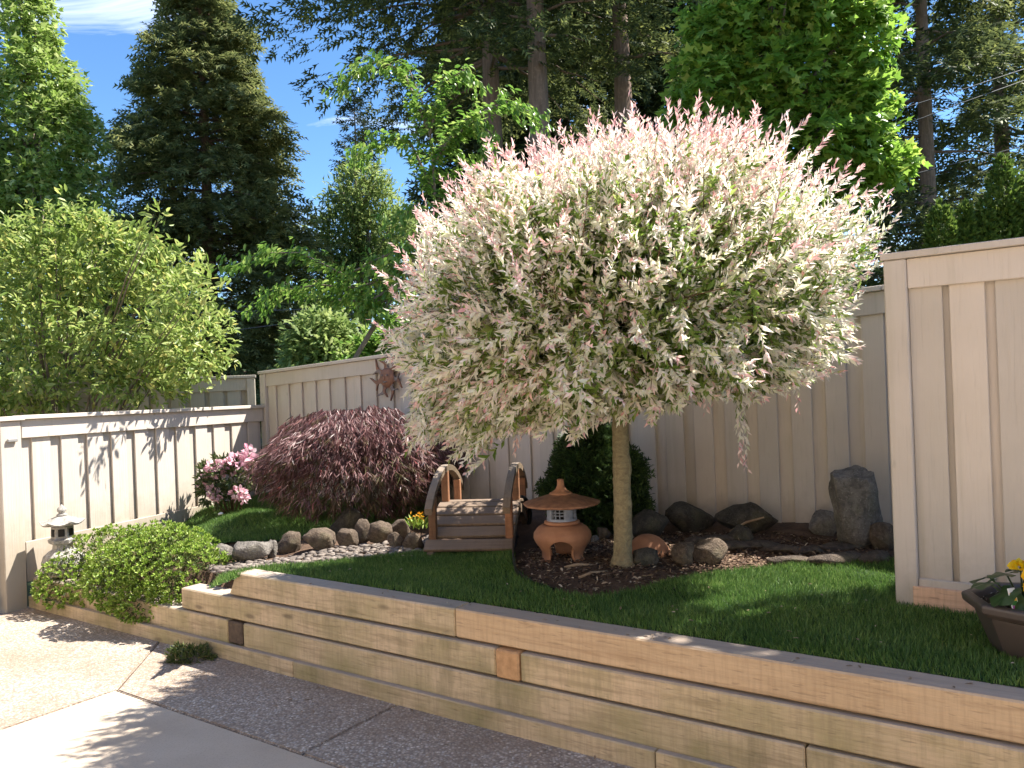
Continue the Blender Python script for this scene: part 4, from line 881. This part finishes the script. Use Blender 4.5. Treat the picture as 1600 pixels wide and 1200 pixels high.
# sweetgum style columnar tree, far left
bx_, by_ = at(60, 600, 17)[:2]
broadleaf('columnar_tree', 'tall pale green columnar tree beside the big dark cedar', bx_, by_, px_lobes(17, (bx_, by_), [(45, 40, 40, 70), (60, 130, 62, 80), (85, 220, 72, 80), (70, 300, 95, 90), (20, 230, 40, 80), (40, -60, 30, 60), (70, 400, 100, 90), (-30, 300, 60, 120)]),
          3600, 7, (.10, .18), .85, ['gum'], T_LOBED, .14, .3, 3.0, .5, .9, -.2, 9, .2, nl_=24)

def conifer(name, label, x, y, H, R, z0, n, ln, mat, seed, wd=.5, droop=.35, bark_='fir_bark', tr=.3, power=.8, dens=30, rag=.25, clip=None, group=None, up=.12, k_=3):
    r = tree_root(name, label, x, y, -.05, 'tree', group); rs = np.random.default_rng(seed)
    zs = np.linspace(0, H, 12); lines = [([(0, 0, z) for z in zs], [tr * (1 - .93 * z / H) for z in zs])]
    t = rs.random(n) ** .85; z = z0 + (H - z0) * t; az = rs.uniform(0, 2 * PI, n); prof_ = (1 - t) ** power * np.minimum(1, .55 + t * 4)
    Lb = R * prof_ * (1 - rag * rs.random(n)) * (1 + .15 * np.sin(az * 3 + seed) + .12 * np.sin(z * 2.3 + az * 2)) + .12
    PPs, DDs, UUs = [], [], []
    hd = np.stack([np.cos(az), np.sin(az)], -1)
    for i in range(n):
        m_ = max(4, int(dens * Lb[i] / R)); s = 1 - rs.random(m_) ** 1.5 * .75; b = Lb[i]
        px2 = hd[i, 0] * b * s; py2 = hd[i, 1] * b * s; pz = z[i] + up * b * s - droop * b * s ** 2
        sw = rs.normal(size=m_) * .16 * b * (1.15 - s * .6); P = np.stack([px2 - hd[i, 1] * sw, py2 + hd[i, 0] * sw, pz - abs(sw) * .15 + rs.normal(size=m_) * .04 * b], -1)
        dd = np.stack([hd[i, 0] - hd[i, 1] * sw / b * 3 + rs.normal(size=m_) * .3, hd[i, 1] + hd[i, 0] * sw / b * 3 + rs.normal(size=m_) * .3, -droop * 1.3 * s + up + rs.normal(size=m_) * .22], -1)
        PPs.append(P); DDs.append(dd)
        if i % 2 == 0: lines.append(([(0, 0, z[i]), (hd[i, 0] * b * .5, hd[i, 1] * b * .5, z[i] + up * b * .5 - droop * b * .25), (hd[i, 0] * b * .9, hd[i, 1] * b * .9, z[i] + up * b * .9 - droop * b * .81)], [.035 * tr / .3 + .01, .02 * tr / .3 + .006, .006]))
    P = np.concatenate(PPs); D = nrm(np.concatenate(DDs)); P = np.repeat(P, k_, 0); D = nrm(np.repeat(D, k_, 0) + rvec(len(P)) * .45); N = len(P); P = P + rvec(N) * ln[1] * .35; l_ = rng.uniform(*ln, N)
    link('trunk', tubes(lines, 7), bark_, r)
    stuff(link('crown', cloud([(T_FROND, P, D, np.array([0, 0, 1.]) + rvec(N) * .7, l_, l_ * wd * 1.25, 0)]), mat, r)); return r
def cx(u, Y): p = at(u, 600, Y); return p.x, Y
conifer('cedar_tree', 'broad dense dark green cedar between the columnar tree and the sky gap', *cx(335, 22), 13.9, 4.1, .6, 520, (.26, .46), 'cedar_leaf', 3, .6, .30, dens=46, rag=.25, power=.72, tr=.28, k_=3)
conifer('cedar_tree', 'narrow dark conifer mostly hidden by the columnar tree', *cx(120, 27), 12.5, 2.2, 1, 130, (.3, .5), 'cedar_leaf', 5, .55, .3, dens=22, k_=3)
conifer('spruce_tree', 'slim distant blue-green spruce in the sky gap', *cx(570, 42), 17.0, 2.9, 2, 150, (.45, .8), 'spruce_leaf', 8, .5, .12, dens=16, power=.8, tr=.25, rag=.4, k_=2)
for u, Y, H, R, z0, sd_, lab, nb in ((785, 20, 21, 5.4, 8.8, 11, 'fir with long dark boughs reaching over the sky gap', 190), (858, 18.5, 22, 3.2, 9.6, 12, 'fir with a slim bare reddish trunk between two thicker firs', 120), (990, 20, 22, 3.6, 9.0, 13, 'fir with a thick bare trunk right behind the willow top', 130)):
    conifer('fir_tree', lab, *cx(u, Y), H, R, z0, nb, (.28, .5), 'fir_leaf', sd_, .5, .30, dens=34, power=.55, tr=.36 if u != 862 else .27, rag=.35, group='tall firs', k_=3)
for u, Y, H, R, sd_, lab in ((775, 30, 17, 3.8, 21, 'shaded conifer filling the gap behind the firs, nearest the sky gap'), (900, 29, 18, 4.5, 22, 'shaded conifer behind the slim-trunked fir'), (1080, 30, 19, 4.6, 23, 'shaded conifer behind the thick-trunked fir and the maple')):
    conifer('conifer_tree', lab, *cx(u, Y), H, R, 1.5, 290, (.45, .75), 'fir_leaf', sd_, .6, .35, dens=34, power=.5, group='background conifers', k_=3)
conifer('conifer_tree', 'tall shadowy conifer with a bare lower trunk between maple and arborvitae', *cx(1462, 19), 20, 3.2, 3.6, 230, (.3, .55), 'fir_leaf', 31, .5, .32, dens=30, power=.45, tr=.25, rag=.4)
conifer('conifer_tree', 'tall sunlit conifer rising behind the arborvitae', *cx(1580, 22), 19, 3.6, 2.0, 240, (.32, .56), 'cedar_leaf', 32, .5, .32, dens=30, power=.5, rag=.4)
# light airy tree
bx_, by_ = at(565, 600, 24)[:2]
broadleaf('airy_tree', 'light green feathery tree in front of the distant spruce', bx_, by_, px_lobes(24, (bx_, by_), [(560, 310, 55, 45), (530, 370, 50, 55), (600, 370, 50, 60), (560, 440, 75, 50), (570, 270, 30, 25)]), 1500, 6, (.12, .26), .3, ['airy'], T_DIA, .16, .35, 2.0, .6, .9, .1, 12, .15, nl_=40)
# bright maple
bx_, by_ = at(1225, 600, 12)[:2]
broadleaf('maple_tree', 'bright green broad-leaved maple rising behind the willow', bx_, by_, px_lobes(12, (bx_, by_), [(1200, 10, 75, 70), (1290, 20, 80, 60), (1120, 40, 50, 50), (1340, 60, 50, 60), (1120, 130, 70, 50), (1220, 120, 90, 60), (1330, 150, 55, 50), (1090, 185, 50, 35), (1180, 210, 75, 50), (1280, 220, 80, 60), (1345, 215, 45, 50), (1375, 255, 55, 22), (1150, 270, 60, 40), (1320, 290, 45, 40), (1230, -90, 110, 70), (1255, 300, 60, 40)]),
          3300, 6, (.10, .19), .95, ['maple'], T_MAPLE, .15, .0, 3.9, .5, .95, -.45, 5, .04, nl_=34)
broadleaf('garden_tree', 'leafy garden tree standing past the fence panel and the flower pot', 5.0, 3.55, [((0, 0, 5.6), (1.15, 1.15, 1.3)), ((.3, -.3, 4.4), (1.1, 1.1, .9)), ((.1, -.6, 6.6), (.9, .9, .8))], 1500, 6, (.09, .15), .6, ['arch'], T_OVAL, .12, .9, 3, .7, seed=44)
# arching young tree
AY = 11.0; bx_, by_ = at(575, 600, AY)[:2]
paths = [[(555, 560), (590, 500), (640, 420), (680, 320), (676, 230), (660, 160), (640, 110)],
         [(668, 200), (630, 110), (590, 95), (555, 115), (520, 150)], [(672, 210), (690, 130), (725, 110), (745, 140)], [(676, 260), (720, 190), (790, 160), (830, 175), (848, 200)], [(676, 240), (740, 190), (765, 215), (764, 240)],
         [(678, 300), (640, 220), (600, 215), (560, 240), (545, 255)], [(660, 380), (600, 400), (540, 430), (470, 395), (410, 395), (352, 420)], [(640, 420), (560, 450), (500, 445), (430, 455), (385, 490)], [(630, 440), (560, 480), (600, 500), (640, 505)],
         [(680, 320), (720, 250), (750, 260)], [(650, 400), (690, 350), (640, 330), (600, 350)], [(610, 470), (520, 470), (480, 460)], [(600, 490), (640, 470), (670, 480), (700, 520)]]
lines = []; BP, BD = [], []
for i, pth in enumerate(paths):
    Yo = random.uniform(-.5, .5) if i else 0; pts_ = [np.array(at(u, v, AY + Yo * j / (len(pth) - 1))) - np.array([bx_, by_, -.05]) for j, (u, v) in enumerate(pth)]
    if i == 0: pts_ = [np.array([0, 0, 0]), np.array([.05, 0, 1.0])] + pts_
    r0 = .05 if i == 0 else .022; m_ = len(pts_); lines.append((pts_, [r0 * (1 - .85 * j / (m_ - 1)) for j in range(m_)]))
    for j in range(0 if i else 4, m_ - 1):
        sl_ = pts_[j + 1] - pts_[j]; c_ = int(np.linalg.norm(sl_) * (70 if i else 22)); t_ = rng.random(c_)[:, None]
        BP.append(pts_[j] + sl_ * t_ + rng.normal(size=(c_, 3)) * np.array([.07, .16, .06])); BD.append(np.tile(sl_ / np.linalg.norm(sl_), (c_, 1)))
at_ = tree_root('arching_tree', 'young tree with long arching leafy branches beyond the tall fence', bx_, by_, -.05)
link('trunk', tubes(lines, 7), 'grey_bark', at_)
BP, BD = np.concatenate(BP), np.concatenate(BD); PP, DD = rosette(BP, nrm(BD * .5 + np.array([0, 0, -.45])), 4, .75); N = len(PP); PP = PP + rvec(N) * .05; l_ = rng.uniform(.07, .12, N)
stuff(link('crown', cloud([(T_OVAL, PP, DD, np.array([0, 0, 1.]) + rvec(N) * .5, l_, l_ * .5, 0)]), ['arch'], at_))
# shrubs just beyond the fence
for name, lab, u, Y, lst, mt, tpl, ln, wd in (('cypress_shrub', 'lime-green feathery shrub under the arching tree', 510, 12.5, [(505, 520, 38, 34), (520, 555, 60, 40), (480, 560, 30, 22)], 'airy', T_SPRAY, (.10, .2), .5),
                                             ('leafy_hedge', 'leafy green hedge showing along the top of the tall fence', 640, 11.8, [(590, 560, 50, 40), (650, 540, 60, 50), (560, 580, 50, 22), (720, 560, 70, 60)], 'arch', T_OVAL, (.08, .14), .5)):
    bx_, by_ = at(u, 600, Y)[:2]
    broadleaf(name, lab, bx_, by_, px_lobes(Y, (bx_, by_), lst), 700, 6, ln, wd, [mt], tpl, .05, .6, 4, .5, cat='shrub', inner=.3)
# arborvitae row above the fence panel
for u, vt, w, sd_, lab in ((1472, 318, 25, 1, 'short arborvitae at the maple end of the row above the panel'), (1511, 320, 16, 2, 'slimmest short arborvitae in the row above the panel'), (1541, 314, 20, 3, 'short arborvitae right beside the tall one'), (1572, 246, 27, 4, 'tall dark pointed arborvitae rising above its short neighbours'), (1604, 275, 26, 5, 'second tall arborvitae in the row, just beyond the tallest')):
    Y = 14; top = at(u, vt, Y); bx_, by_ = at(u, 400, Y)[:2]; r = w * Y / FPX
    shrub('arborvitae', lab, 'tree', bx_, by_, -.05, [((0, 0, top.z * .45), (r * 1.0, r * 1.0, top.z * .45)), ((0, 0, top.z - .62), (r * .8, r * .8, .5)), ((0, 0, top.z - .27), (r * .45, r * .45, .33))], 1300, 4, (.07, .13), .5, ['arbor', 'arbor'], T_DIA, .25, .5, 0, 5, .9, .3, bark_='fir_bark', group='arborvitae row', trunkname='trunk', stem_lines=[([(0, 0, 0), (0, 0, top.z * .7)], [.05, .02])], seed=sd_)
# distant wood
n = 15000; xx = rng.uniform(-60, 60, n); yy = rng.uniform(46, 60, n); hh = 5.0 + 2.2 * np.sin(xx * .35) + 1.4 * np.sin(xx * .9 + 1) + rng.normal(size=n) * .3; zz = rng.random(n) ** .8 * hh
P = np.stack([xx, yy, zz], -1); l_ = rng.uniform(.7, 1.4, n)
tag(stuff(link('distant_wood', cloud([(T_DIA, P, nrm(rvec(n) + np.array([0, -.5, .2])), rvec(n), l_, l_ * .6, 0)]), 'far')), 'distant wood closing the view behind the garden trees', 'trees')
# overhead wires
WG = 'overhead wires'
for q, lab in (([(1330, 195), (1401, 172), (1491, 144), (1700, 75)], 'topmost thin wire crossing in front of the conifers'), ([(1330, 222), (1442, 184), (1491, 165), (1700, 90)], 'middle thin wire crossing in front of the conifers'), ([(1300, 305), (1420, 274), (1596, 229), (1750, 185)], 'lowest thin wire passing above the arborvitae'), ([(200, 528), (375, 515), (457, 504), (640, 478)], 'thin wire passing low in front of the cedar'), ([(200, 492), (375, 487), (457, 484), (640, 476)], 'thin wire sagging across the middle of the cedar')):
    tag(link('overhead_wire', tubes([([at(u, v, 15.5) for u, v in q], [.009] * 4)], 5), 'wire'), lab, 'wire', WG)
# fallen leaves on the timber, lawn and paving
FP = []
for _ in range(60): x, y = ur(random.uniform(-4.1, 1.5), random.uniform(3.05, 3.15)); FP.append((x, y, .5165))
for _ in range(120): x, y = ur(random.uniform(-4.9, 1.2), 2.95 - abs(random.gauss(0, .22))); FP.append((x, y, .004))
for _ in range(90): x, y = ur(random.uniform(-3.8, 1.2), random.uniform(3.25, 4.1)); FP.append((x, y, g1(x, y) + .042))
FP = np.array(FP); n = len(FP)
tag(stuff(link('fallen_leaves', cloud([(T_OVAL, FP, rvec(n) * np.array([1, 1, .12]), np.array([0, 0, 1.]) + rvec(n) * .25, rng.uniform(.012, .03, n), rng.uniform(.006, .011, n), 0)]), 'chip_pale')), 'small dry leaves fallen on the timber wall, lawn and paving', 'leaves')
